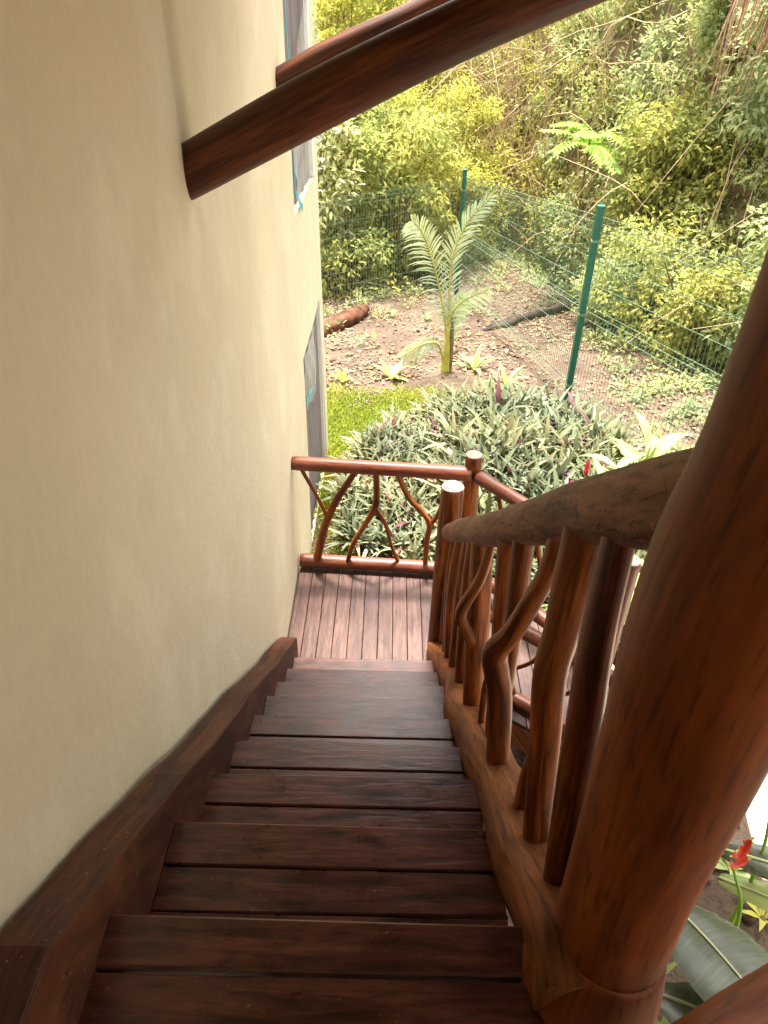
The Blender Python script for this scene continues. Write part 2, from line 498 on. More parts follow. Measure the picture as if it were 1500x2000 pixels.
def axis(lo, hi, a, b, st):
    mid = np.arange(a, b + 1e-6, st)
    L = a - np.geomspace(.4, a - lo, 22)[::-1]; H = b + np.geomspace(.4, hi - b, 22)
    return np.concatenate([L, mid, H])
gx = axis(-300, 300, -5, 12, .22); gy = axis(-300, 300, -3, 24, .22)
GX, GY = np.meshgrid(gx, gy, indexing='ij')
GZ = gz(GX, GY)
nx, ny = GX.shape
gv = np.stack([GX, GY, GZ], -1).reshape(-1, 3)
ii = np.arange(nx * ny).reshape(nx, ny)
gf = np.stack([ii[:-1, :-1], ii[1:, :-1], ii[1:, 1:], ii[:-1, 1:]], -1).reshape(-1, 4)
me = bpy.data.meshes.new("ground")
me.from_pydata(gv.tolist(), [], gf.tolist())
cx = gv[gf].mean(1)
mi = (cx[:, 1] > yfront(cx[:, 0]) + .2).astype(int)
me.polygons.foreach_set('material_index', mi)
ground = link("ground", me, [M_SOIL, M_HILL])
tag(ground, "brown garden soil rising into the forest bank", None, None, "structure")

# pale patio slab beside the lower bed
mb = MB(); prism(mb, [(2.12, 2.05), (3.9, 1.6), (4.3, 3.3), (2.3, 3.2)], -.05, .045, ch=.008)
tag(mb.build("patio", M_STONE, smooth=False), "pale concrete patio at the right edge", None, None, "structure")

# ------------------------------------------------------------------ house
WX = -.66
house = thing("house", (-.9, 3.0, 0), "cream plastered house wall on the left with two curtained openings", "house")
def wallx(y, z):
    dent = -.022 * math.exp(-((y - 2.50 - .02 * (z - 3.5)) / .055) ** 2) * min(1, max(0, (z - 3.25) / .4))
    step = -.010 / (1 + math.exp(-(y - 2.5) / .06)) * min(1, max(0, (z - 3.2) / .5))
    und = .005 * math.sin(y * 2.3 + z * .6) + .004 * math.sin(z * 2.1 + y) + .0012 * math.sin(y * 7 + z * 3)
    return WX + dent + step + und
ys = sorted(set(np.round(np.concatenate([np.arange(-2.4, 2.2, .1), np.arange(2.2, 2.8, .02), np.arange(2.8, 6.7, .1), [5.0, 6.46, 6.70]]), 3)))
zs = sorted(set(np.round(np.concatenate([np.arange(-.6, 6.7, .1), [1.775, 2.80, 4.75, 0.02]]), 3)))
OPEN = [(5.0, 6.46, .02, 1.775), (5.0, 6.46, 2.80, 4.75)]
mb = MB(); vid = {}
def wv(i, j):
    if (i, j) not in vid:
        mb.v.append((wallx(ys[i], zs[j]), ys[i], zs[j])); vid[(i, j)] = len(mb.v) - 1
    return vid[(i, j)]
for i in range(len(ys) - 1):
    for j in range(len(zs) - 1):
        yc, zc = (ys[i] + ys[i + 1]) / 2, (zs[j] + zs[j + 1]) / 2
        if any(a < yc < b and c < zc < d for a, b, c, d in OPEN): continue
        mb.face((wv(i, j), wv(i + 1, j), wv(i + 1, j + 1), wv(i, j + 1)), [(ys[i], zs[j]), (ys[i + 1], zs[j]), (ys[i + 1], zs[j + 1]), (ys[i], zs[j + 1])])
# rounded far corner and end wall
prev = [wv(len(ys) - 1, j) for j in range(len(zs))]
for (ox, oy) in [(-.012, .028), (-.04, .05), (-.5, .06), (-3.0, .06)]:
    cur = []
    for z in zs:
        mb.v.append((WX + ox, 6.70 + oy, z)); cur.append(len(mb.v) - 1)
    for j in range(len(zs) - 1):
        mb.face((prev[j], cur[j], cur[j + 1], prev[j + 1]), [(0, 0), (1, 0), (1, 1), (0, 1)])
    prev = cur
# reveals
for a, b, c, d in OPEN:
    q = [(a, c), (b, c), (b, d), (a, d)]
    for k in range(4):
        (y0, z0), (y1, z1) = q[k], q[(k + 1) % 4]
        n0 = len(mb.v)
        mb.v += [(wallx(y0, z0), y0, z0), (wallx(y1, z1), y1, z1), (WX - .14, y1, z1), (WX - .14, y0, z0)]
        mb.face((n0 + 3, n0 + 2, n0 + 1, n0), [(0, 0)] * 4)
mb.build("wall", M_PLASTER, house)
# unseen wall behind the viewer, added to block light from the rear
mb = MB(); prism(mb, [(-.66, -2.6), (4.2, -2.6), (4.2, -2.4), (-.66, -2.4)], 0, 6.4, ch=.01)
mb.build("shade_rear_wall", M_PLASTER, house, smooth=False)
# unseen thatched eave, added and sized to shade the stairs and upper landing
mb = MB()
def slab(pts_lo, th):
    n0 = len(mb.v)
    for p in pts_lo: mb.v.append(p)
    for p in pts_lo: mb.v.append((p[0], p[1], p[2] + th))
    for f in ((3, 2, 1, 0), (4, 5, 6, 7), (0, 1, 5, 4), (1, 2, 6, 5), (2, 3, 7, 6), (3, 0, 4, 7)):
        mb.face([n0 + k for k in f], [(0, 0)] * 4)
SHADE_ROOF_Y = 4.0
nstrip = 14
for k in range(nstrip):
    y0 = -2.9 + (SHADE_ROOF_Y + 2.9) * k / nstrip; y1 = -2.9 + (SHADE_ROOF_Y + 2.9) * (k + 1) / nstrip
    e = 2.2 + .06 * math.sin(k * 1.9)
    slab([(-.9, y0, 5.1), (e, y0, 4.42 + .02 * math.sin(k * 2.3)), (e + .02, y1 + .01, 4.42 + .02 * math.cos(k * 1.7)), (-.9, y1 + .01, 5.1)], .28)
mb.build("shade_roof", M_THATCH, house, smooth=False)

def curtain(nm, y0, y1, z0, z1, parent):
    mb = MB(); n = 64; rows = 14
    for j in range(rows + 1):
        z = z0 + (z1 - z0) * j / rows
        for i in range(n + 1):
            y = y0 + (y1 - y0) * i / n
            ph = y * 46 + .8 * math.sin(y * 9 + z * .5)
            mb.v.append((WX - .040 + .013 * math.sin(ph) + .006 * math.sin(ph * .37 + z * 1.4), y, z))
    for j in range(rows):
        for i in range(n):
            a = j * (n + 1) + i
            mb.face((a, a + 1, a + n + 2, a + n + 1), [(0, 0)] * 4)
    return mb.build(nm, M_CURT, parent)

def ribbon(nm, pts, w, m, parent, nrm=(1, 0, 0), th=.002):
    mb = MB(); P = [Vector(p) for p in pts]; nv = Vector(nrm)
    for i, p in enumerate(P):
        t = (P[min(i + 1, len(P) - 1)] - P[max(i - 1, 0)]).normalized()
        s = t.cross(nv).normalized() * w / 2
        for q in (p - s, p + s, p + s + nv * th, p - s + nv * th): mb.v.append(tuple(q))
    for i in range(len(P) - 1):
        for k in range(4):
            a = i * 4 + k; b = i * 4 + (k + 1) % 4
            mb.face((a, b, b + 4, a + 4), [(0, 0)] * 4)
    mb.face((3, 2, 1, 0), [(0, 0)] * 4); e = (len(P) - 1) * 4; mb.face((e, e + 1, e + 2, e + 3), [(0, 0)] * 4)
    return mb.build(nm, m, parent, smooth=False)

def sheet(nm, fn, nu, nv, m, parent):
    mb = MB()
    for j in range(nv + 1):
        for i in range(nu + 1): mb.v.append(fn(i / nu, j / nv))
    for j in range(nv):
        for i in range(nu):
            a = j * (nu + 1) + i
            mb.face((a, a + 1, a + nu + 2, a + nu + 1), [(0, 0)] * 4)
    return mb.build(nm, m, parent)

def boxmesh(nm, lo, hi, m, parent, ch=.004):
    mb = MB(); prism(mb, [(lo[0], lo[1]), (hi[0], lo[1]), (hi[0], hi[1]), (lo[0], hi[1])], lo[2], hi[2], ch=ch)
    return mb.build(nm, m, parent, smooth=False)

# upper window
w1 = boxmesh("window", (WX - .15, 5.003, 2.803), (WX - .075, 6.457, 4.747), M_FRAME, house)
w1["label"] = "upper window covered by a grey curtain and plastic sheet"
curtain("curtain", 5.006, 6.30, 2.81, 4.745, w1)
boxmesh("frame_jamb", (WX - .07, 6.32, 2.806), (WX - .004, 6.455, 4.744), M_FRAME, w1)
sheet("plastic_sheet", lambda u, v: (WX + .012 + .03 * u * (1 + .4 * math.sin(v * 9)) + .012 * math.sin(u * 9 + v * 17), 6.40 + .36 * u + .02 * math.sin(v * 11), 3.05 + 1.7 * v + .05 * math.sin(u * 7)), 10, 40, M_PLASTIC, w1)
ribbon("tape", [(WX + .010, 5.005, 4.6), (WX + .010, 5.005, 3.9), (WX + .010, 5.008, 3.3), (WX + .010, 5.012, 2.93)], .030, M_TAPE, w1)
ribbon("tape", [(WX + .012, 5.015, 2.93), (WX + .014, 5.15, 2.86), (WX + .018, 5.30, 2.78)], .045, M_TAPE, w1)
sheet("plastic_sheet", lambda u, v: (WX + .006 + .010 * math.sin(u * 13 + v * 5) + .006 * math.sin(v * 21), 5.05 + 1.2 * u, 2.86 - .05 * (1 - u) + (.5 + .9 * u) * v), 14, 16, M_PLASTIC, w1)
# lower door
w2 = boxmesh("door", (WX - .15, 5.003, .023), (WX - .075, 6.457, 1.772), M_FRAME, house)
w2["label"] = "lower doorway hung with a grey striped curtain"
curtain("curtain", 5.006, 6.40, .03, 1.77, w2)
boxmesh("frame_jamb", (WX - .07, 6.415, .026), (WX - .004, 6.456, 1.77), M_FRAME, w2)
sheet("plastic_sheet", lambda u, v: (WX + .004 + .030 * math.sin(u * 3.1) * math.sin(v * 3.1) + .008 * math.sin(u * 17 + v * 9), 5.03 + .75 * u, 1.33 + .42 * v - .18 * u * (1 - v)), 18, 12, M_PLASTIC, w2)
ribbon("tape", [(WX + .010, 5.0, 1.40), (WX + .014, 5.2, 1.395), (WX + .018, 5.45, 1.34), (WX + .016, 5.4, 1.22)], .035, M_TAPE, w2)

# ------------------------------------------------------------------ deck (landing and walkway), boards run along Y
DZ = .47
deck_poly = [(-.652, 2.62), (.52, 2.62), (.742, 2.772), (1.07, 2.544), (1.55, 2.21), (1.95, 2.72), (1.42, 3.17), (.66, 4.17), (-.652, 4.245)]
deck = bpy.data.objects.new("deck", None); deck.location = (.2, 3.4, DZ); col.objects.link(deck)
tag(deck, "reddish board deck at the foot of the stairs", None, None, "structure")
def clip_y(x):
    ysx = []
    for i in range(len(deck_poly)):
        (x0, y0), (x1, y1) = deck_poly[i], deck_poly[(i + 1) % len(deck_poly)]
        if (x0 - x) * (x1 - x) < 0: ysx.append(y0 + (y1 - y0) * (x - x0) / (x1 - x0))
    return (min(ysx), max(ysx)) if len(ysx) >= 2 else None
bw = .1005; x = -.649; k = 0
while x < 1.93:
    a, b = clip_y(x + .002), clip_y(min(x + bw - .003, 1.945))
    if a and b:
        mb = MB()
        dz = random.uniform(-.0015, .0015)
        prism(mb, [(x, a[0]), (x + bw - .003, b[0]), (x + bw - .003, b[1]), (x, a[1])], DZ - .028, DZ + dz, ch=.003)
        mb.build("plank", M_DECK, deck, smooth=False)
    x += bw; k += 1
# rim boards under the edges
def rim(nm, pts, z0, z1, th, m, parent):
    mb = MB()
    for (a, b) in zip(pts[:-1], pts[1:]):
        a, b = np.array(a), np.array(b); t = (b - a) / np.linalg.norm(b - a); n = np.array([-t[1], t[0]]) * th
        prism(mb, [tuple(a), tuple(b), tuple(b + n), tuple(a + n)], z0, z1, ch=.004)
    return mb.build(nm, m, parent, smooth=False)
rim("fascia_board", [(.742, 2.762), (1.07, 2.534)], DZ - .21, DZ - .031, .035, M_STRG, deck)
rim("fascia_board", [(1.074, 2.531), (1.55, 2.20)], DZ - .21, DZ - .031, .035, M_STRG, deck)
rim("fascia_board", [(-.648, 4.215), (.64, 4.14)], .0, DZ - .031, -.03, M_FRAME, deck)
rim("fascia_board", [(.66, 4.14), (1.40, 3.16)], .0, DZ - .031, -.03, M_TREAD, deck)

# ------------------------------------------------------------------ staircase
N_T, Y0, Z0, RUN, RISE = 9, .693, 2.412, .287, .2122
TXL, TXR = -.548, .312
stairs = thing("staircase", (-.1, 3.0, DZ), "dark glossy wooden staircase descending between the wall and the log railing", "staircase")
NOSE = [(.693, 2.412), (1.05, 2.155), (1.355, 1.925), (1.635, 1.715), (1.93, 1.495), (2.19, 1.305), (2.44, 1.12), (2.71, .92), (2.988, .714)]
for k in range(1, N_T):
    yn, zn = NOSE[k]; yp, zp = NOSE[k - 1]
    tw = random.uniform(-.005, .005); y = yn; q = 0
    while y > yp - .03:
        ww = random.uniform(.106, .120); gap = random.uniform(.002, .005)
        s = random.uniform(-.004, .004)
        mb = MB()
        far = (tw, -tw) if q == 0 else (0, 0)
        prism(mb, [(TXL, y - ww + gap + s), (TXR, y - ww + gap - s), (TXR, y + far[0]), (TXL, y + far[1])], zn - .036, zn + random.uniform(-.003, .0015), ch=.004, along='x')
        mb.build("tread_plank", M_TREAD, stairs, smooth=False)
        y -= ww; q += 1
    mb = MB(); prism(mb, [(TXL, yp - .065), (TXR, yp - .065), (TXR, yp - .04), (TXL, yp - .04)], zn - .04, zp - .042, ch=.003, along='x')  # unseen boards added to stop light reaching under the treads
    mb.build("shade_riser", M_TREAD, stairs, smooth=False)
# left stringer against the plaster: rough upper edge
mb = MB(); n = 60
prof = []
for i in range(n + 1):
    y = -1.6 + (3.14 + 1.6) * i / n
    top = 2.645 if y < .545 else 2.645 - (y - .545) * .7395
    top += .006 * math.sin(y * 7.1) + .004 * math.sin(y * 17)
    bot = min(top - .42, 2.2); bot = max(bot, DZ + .0) if y > 2.3 else bot
    prof.append((y, top, min(bot, top - .2)))
for i, (y, t, b) in enumerate(prof):
    xi = TXL + .004 + .004 * math.sin(y * 5.3); xo = -.648 + .005 * math.sin(y * 6.1)
    for p in ((xo, y, b), (xi, y, b), (xi, y, t - .006), (xi - .006, y, t), (xo + .004, y, t + .002), (xo, y, t - .01)): mb.v.append(p)
for i in range(n):
    for k in range(6):
        a = i * 6 + k; b = i * 6 + (k + 1) % 6
        u0, u1 = k * .1, (k + 1) * .1
        mb.face((a, b, b + 6, a + 6), [(u0, prof[i][0]), (u1, prof[i][0]), (u1, prof[i + 1][0]), (u0, prof[i + 1][0])])
for e in (0, n):
    idx = [e * 6 + k for k in range(6)]
    mb.face(idx if e else idx[::-1], [(k * .02, 0) for k in range(6)])
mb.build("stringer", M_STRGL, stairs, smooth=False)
# right stringer: hewn log with a flat wavy top
mb = MB(); n = 90; rows = []
for i in range(n + 1):
    y = .54 + (3.17 - .54) * i / n
    top = 2.605 - (max(y, .62) - .567) * .7385 - .5 * max(0, .62 - y)
    wob = .014 * math.sin(y * 5.2 + .6) + .008 * math.sin(y * 11.3)
    xl = .290 + wob * .8 + .006 * math.sin(y * 3.1); xr = .446 + .018 * math.sin(y * 6.3 + 1.2) + .008 * math.sin(y * 13)
    zz = top + .006 * math.sin(y * 8.7) 
    sec = [(xl + .012, zz - .20), (xl - .002, zz - .12), (xl, zz - .022), (xl + .016, zz - .004), (xl + .06, zz), (xr - .05, zz + .002), (xr - .012, zz - .006), (xr, zz - .03), (xr, zz - .12), (xr - .02, zz - .20)]
    rows.append(y)
    for p in sec: mb.v.append((p[0], y, max(p[1], DZ + .004)))
ns = 10
for i in range(n):
    for k in range(ns):
        a = i * ns + k; b = i * ns + (k + 1) % ns
        mb.face((b, a, a + ns, b + ns), [((k + 1) * .045, rows[i]), (k * .045, rows[i]), (k * .045, rows[i + 1]), ((k + 1) * .045, rows[i + 1])])
for e in (0, n):
    idx = [e * ns + k for k in range(ns)]
    mb.face(idx[::-1] if e else idx, [(k * .02, 0) for k in range(ns)])
mb.build("stringer", M_STRG, stairs)

# upper landing floor
uf = bpy.data.objects.new("upper_floor", None); uf.location = (0, 0, Z0); col.objects.link(uf)
tag(uf, "dark board floor of the upper landing at the bottom edge", None, None, "structure")
y = Y0; q = 0
while y > -2.3:
    ww = [.103, .118][q % 2]
    mb = MB(); xr = TXR - .002 if y > .3 else 2.2
    prism(mb, [(TXL, y - ww + .006), (xr, y - ww + .006), (xr, y + random.uniform(-.003, .003)), (TXL, y + random.uniform(-.003, .003))], Z0 - .04, Z0 + random.uniform(-.002, .002), ch=.005, along='x')
    mb.build("plank", M_TREAD, uf, smooth=False)
    y -= ww; q += 1
mb = MB(); prism(mb, [(TXL, Y0 - .036), (TXR, Y0 - .036), (TXR, Y0 - .012), (TXL, Y0 - .012)], Z0 - .25, Z0 - .044, ch=.003, along='x')
mb.build("edge_beam", M_TREAD, uf, smooth=False)

# ------------------------------------------------------------------ stair railing
rail = thing("stair_railing", (.365, 3.2, DZ), "log handrail on twisted branch balusters along the stairs", "railing")
def cut_post(nm, x, y, z0, z1, r, m, parent, end, tilt=(0, 0), seed=0, segs=22, rough=.03, bev=.05):
    p = log(nm, [(x, y, z0), (x + tilt[0] * .5, y + tilt[1] * .5, (z0 + z1) / 2), (x + tilt[0], y + tilt[1], z1)], [r * 1.04, r, r * .99], m, parent, segs=segs, rough=rough, seed=seed, bevel=bev)
    mb = MB(); n = 26; c = (x + tilt[0], y + tilt[1], z1 + .002)
    for k in range(n):
        a = 2 * math.pi * k / n; rr = r * .955 * (1 + .02 * math.sin(3 * a + seed))
        mb.v.append((c[0] + math.cos(a) * rr, c[1] + math.sin(a) * rr, c[2] - .003))
    for k in range(n):
        a = 2 * math.pi * k / n; rr = r * .92 * (1 + .02 * math.sin(3 * a + seed))
        mb.v.append((c[0] + math.cos(a) * rr, c[1] + math.sin(a) * rr, c[2]))
    mb.face(list(range(n, 2 * n)), [(0, 0)] * n)
    for k in range(n):
        mb.face((k, (k + 1) % n, n + (k + 1) % n, n + k), [(0, 0)] * 4)
    mb.build("cut_end", end, p, smooth=False, origin=(c[0] + .008, c[1] - .006, c[2]))
    return p
cut_post("newel_post", .338, 3.215, DZ, 1.825, .064, M_LOG, rail, M_END, tilt=(.016, 0), seed=3)
log("handrail", [(.352, 3.135, 1.575), (.362, 2.6, 1.985), (.372, 1.9, 2.515), (.380, 1.25, 3.035), (.390, .80, 3.378), (.404, .66, 3.482)],
    [.050, .061, .061, .062, .064, .064], M_HAND, rail, segs=26, rough=.035, lump=.03, seed=5, bevel=.45, step=.025)
BAL = {
 'b1': [(0.365,3.184,1.532,0.017),(0.364,3.147,1.214,0.021),(0.365,3.106,0.72,0.022)],
 'b2': [(0.365,2.972,1.693,0.016),(0.351,2.952,1.443,0.019),(0.365,2.916,0.85,0.021)],
 'b3': [(0.365,2.712,1.880,0.022),(0.347,2.741,1.564,0.026),(0.365,2.782,0.95,0.025)],
 'b4': [(0.365,2.432,2.082,0.027),(0.363,2.491,1.728,0.029),(0.365,2.560,1.10,0.024)],
 'b5': [(0.365,2.311,2.168,0.025),(0.354,2.279,1.817,0.027),(0.365,2.248,1.33,0.026)],
 'b8': [(0.360,1.660,2.67,0.024),(0.362,1.620,2.477,0.023),(0.359,1.580,2.275,0.019),(0.362,1.520,1.93,0.014)],
 'b9t': [(0.372,1.520,2.78,0.026),(0.371,1.490,2.594,0.025),(0.368,1.460,2.401,0.023),(0.368,1.445,1.95,0.020)],
 'b10b': [(0.365,1.068,2.22,0.016),(0.360,1.043,2.432,0.015),(0.365,1.019,2.545,0.012)],
 'b11': [(0.368,0.893,3.27,0.021),(0.362,0.870,3.124,0.021),(0.358,0.848,3.026,0.022),(0.360,0.818,2.882,0.023),(0.360,0.793,2.740,0.023),(0.365,0.758,2.46,0.023)],
 'b10': [(0.368,1.049,3.15,0.030),(0.358,1.030,3.020,0.028),(0.349,1.008,2.927,0.026),(0.336,0.985,2.829,0.026),(0.345,0.950,2.656,0.026),(0.365,0.909,2.34,0.024)],
}
FORK = {
 'b6': ([(0.365,2.161,2.285,0.030),(0.367,2.085,2.087,0.032),(0.365,2.014,1.926,0.034),(0.363,1.977,1.840,0.030),(0.365,1.930,1.58,0.028)],
        [[(0.380,2.020,2.40,0.018),(0.354,2.007,2.215,0.019),(0.293,1.993,2.058,0.022),(0.306,1.987,1.988,0.022),(0.350,1.978,1.886,0.024),(0.365,1.970,1.778,0.020)]]),
 'b9': ([(0.368,1.200,3.05,0.0165),(0.371,1.250,2.880,0.0165),(0.364,1.310,2.739,0.0175),(0.343,1.370,2.561,0.019),(0.314,1.400,2.455,0.023),(0.324,1.390,2.38,0.0235),(0.340,1.376,2.29,0.0235),(0.364,1.353,1.97,0.025)],
        [[(0.365,1.692,1.78,0.014),(0.355,1.66,1.987,0.013),(0.340,1.56,2.20,0.012),(0.318,1.41,2.44,0.013)]]),
}
def pp(L): return [q[:3] for q in L], [q[3] for q in L]
for i, (k, L) in enumerate(BAL.items()):
    p, r = pp(L); r = [q * 1.28 for q in r]; log("baluster", p, r, M_LOG, rail, segs=12, rough=.09, lump=.05, seed=20 + i, bevel=.08, step=.02)
for i, (k, (L, limbs)) in enumerate(FORK.items()):
    mb = MB(); p, r = pp(L); r = [q * 1.4 for q in r]; tube(mb, p, r, segs=13, rough=.10, lump=.06, seed=40 + i, bevel=.08, step=.02)
    for q, lb in enumerate(limbs):
        p, r = pp(lb); tube(mb, p, r, segs=11, rough=.10, lump=.06, seed=50 + i * 3 + q, bevel=.08, step=.02)
    mb.build("forked_baluster", M_LOG, rail)

# roof post and upper landing railing
post = thing("roof_post", (.452, .632, Z0), "thick varnished log post in the right foreground", "post")
log("post_log", [(.436, .638, Z0 + .075), (.432, .640, 2.75), (.430, .643, 3.05), (.430, .644, 3.38), (.446, .638, 3.75), (.456, .636, 5.2)], [.108, .105, .109, .115, .108, .106], M_POST, post, segs=44, rough=.018, lump=.012, seed=9, bevel=.04)
log("foot_block", [(.392, .585, Z0 - .5), (.400, .594, Z0 - .15), (.418, .614, Z0 + .0), (.432, .632, Z0 + .09)], [.150, .145, .131, .113], M_POST, post, segs=40, rough=.03, seed=10, bevel=.015)
ur = thing("landing_top_railing", (.9, .4, Z0), "short log rail leaving the foreground post at the right edge", "railing")
log("top_rail", [(.43, .60, 3.575), (.60, .30, 3.575), (.90, -.22, 3.575)], [.066, .067, .066], M_POST, ur, segs=24, rough=.03, seed=12)
log("bottom_rail", [(.28, .315, 2.555), (.53, .44, 2.545), (.70, .525, 2.535), (1.3, .80, 2.53)], [.05, .05, .05, .05], M_POST, ur, segs=20, rough=.04, seed=13)

# ------------------------------------------------------------------ landing railing (far side)
lr = thing("landing_railing", (0, 4.1, DZ), "straight red log railing with forked branches across the landing end", "railing")
cut_post("corner_post", .572, 4.085, DZ, 1.515, .058, M_LOG, lr, M_END2, seed=15, segs=9, rough=.02)
log("top_rail", [(-.655, 4.125, 1.395), (-.1, 4.09, 1.392), (.56, 4.05, 1.385)], [.049, .050, .051], M_RAIL, lr, segs=18, rough=.03, seed=16, bevel=.08)
log("bottom_rail", [(-.648, 4.135, .535), (0, 4.105, .532), (.56, 4.065, .53)], [.052, .050, .050], M_RAIL, lr, segs=18, rough=.035, seed=17, bevel=.08)
LB = [
 [([(-0.525,4.115,0.53),(-0.466,4.09,0.809),(-0.421,4.09,0.963),(-0.347,4.09,1.142),(-0.215,4.095,1.37)], [.030,.029,.027,.025,.022]), ([(-0.421,4.09,0.955),(-0.490,4.09,1.138),(-0.60,4.10,1.38)], [.017,.014,.014])],
 [([(-0.082,4.09,1.37),(-0.076,4.09,1.191),(-0.089,4.09,1.061),(-0.168,4.09,0.894),(-0.243,4.09,0.737),(-0.295,4.10,0.53)], [.022,.022,.025,.020,.019,.018]), ([(-0.083,4.09,1.06),(-0.009,4.09,0.913),(0.031,4.09,0.744),(0.10,4.095,0.54)], [.014,.015,.014,.013])],
 [([(0.291,4.085,0.53),(0.292,4.085,0.767),(0.306,4.085,0.929),(0.242,4.085,1.040),(0.142,4.085,1.168),(0.065,4.085,1.36)], [.021,.022,.022,.019,.019,.017]), ([(0.306,4.085,0.925),(0.359,4.085,1.013),(0.402,4.08,1.189),(0.45,4.08,1.35)], [.016,.015,.014,.014])],
]
for i, parts in enumerate(LB):
    mb = MB()
    for q, (p, r) in enumerate(parts): tube(mb, p, r, segs=10, rough=.09, lump=.06, seed=70 + i * 3 + q, step=.025)
    mb.build("forked_baluster", M_LOG, lr)

# walkway railings, seen through the stair balusters
wr = thing("walkway_railing", (1.0, 3.6, DZ), "diagonal log railing leaving the landing corner post towards the plant bed", "railing")
log("top_rail", [(.60, 4.04, 1.375), (.98, 3.55, 1.385), (1.36, 3.09, 1.36)], .047, M_RAIL, wr, segs=16, rough=.03, seed=80)
log("bottom_rail", [(.60, 3.98, .60), (.98, 3.55, .62), (1.36, 3.12, .61)], .050, M_RAIL, wr, segs=16, rough=.03, seed=81)
cut_post("end_post", 1.372, 3.09, 0, 1.44, .055, M_RAIL, wr, M_END, seed=82)
for i, t in enumerate((.25, .5, .75)):
    b = np.array([.60, 3.98, .62]) * (1 - t) + np.array([1.36, 3.12, .62]) * t
    mb = MB()
    tube(mb, [b, b + [.03, -.03, .3], b + [-.07, .09, .75]], [.018, .017, .015], segs=9, rough=.09, seed=83 + i)
    tube(mb, [b + [.03, -.03, .3], b + [.10, -.11, .5], b + [.12, -.13, .74]], [.013, .013, .012], segs=8, rough=.09, seed=87 + i)
    mb.build("forked_baluster", M_LOG, wr)
wn_ = thing("walkway_railing", (1.0, 2.7, DZ), "low log railing on the near edge of the walkway, behind the stair balusters", "railing")
A, Bq = np.array([.62, 3.02, 0]), np.array([1.42, 2.38, 0])
log("top_rail", [A + [0, 0, 1.06], (A + Bq) / 2 + [0, 0, 1.07], Bq + [0, 0, 1.06]], .044, M_RAIL, wn_, segs=16, rough=.03, seed=90)
log("bottom_rail", [A + [0, 0, .515], (A + Bq) / 2 + [0, 0, .52], Bq + [0, 0, .515]], .040, M_RAIL, wn_, segs=16, rough=.035, seed=91)
for i, t in enumerate((.22, .52, .80)):
    b = A * (1 - t) + Bq * t + [0, 0, .53]
    mb = MB()
    tube(mb, [b, b + [-.05, .04, .18], b + [-.09, .07, .53]], [.019, .018, .017], segs=9, rough=.1, seed=92 + i)
    tube(mb, [b + [-.05, .04, .18], b + [.06, -.05, .36], b + [.10, -.08, .53]], [.013, .013, .012], segs=8, rough=.1, seed=96 + i)
    mb.build("forked_baluster", M_LOG, wn_)

# two round beams let into the wall overhead
b = log("log_beam", [(-.72, 2.49, 3.462), (-.24, 2.46, 3.695), (.19, 2.44, 3.885), (.55, 2.42, 4.025), (.95, 2.41, 4.19)], [.077, .082, .078, .076, .076], M_BEAM, segs=30, rough=.02, seed=100, bevel=.03)
tag(b, "thick dark log beam let into the cream wall overhead", "beam")
b = log("log_beam", [(-.72, 4.64, 3.565), (-.38, 4.6, 3.728), (.04, 4.58, 3.890), (.3, 4.56, 4.0), (.95, 4.53, 4.24)], [.066, .066, .066, .064, .064], M_BEAM, segs=26, rough=.02, seed=101, bevel=.03)
tag(b, "thinner log beam farther along the wall, above the curtained window", "beam")

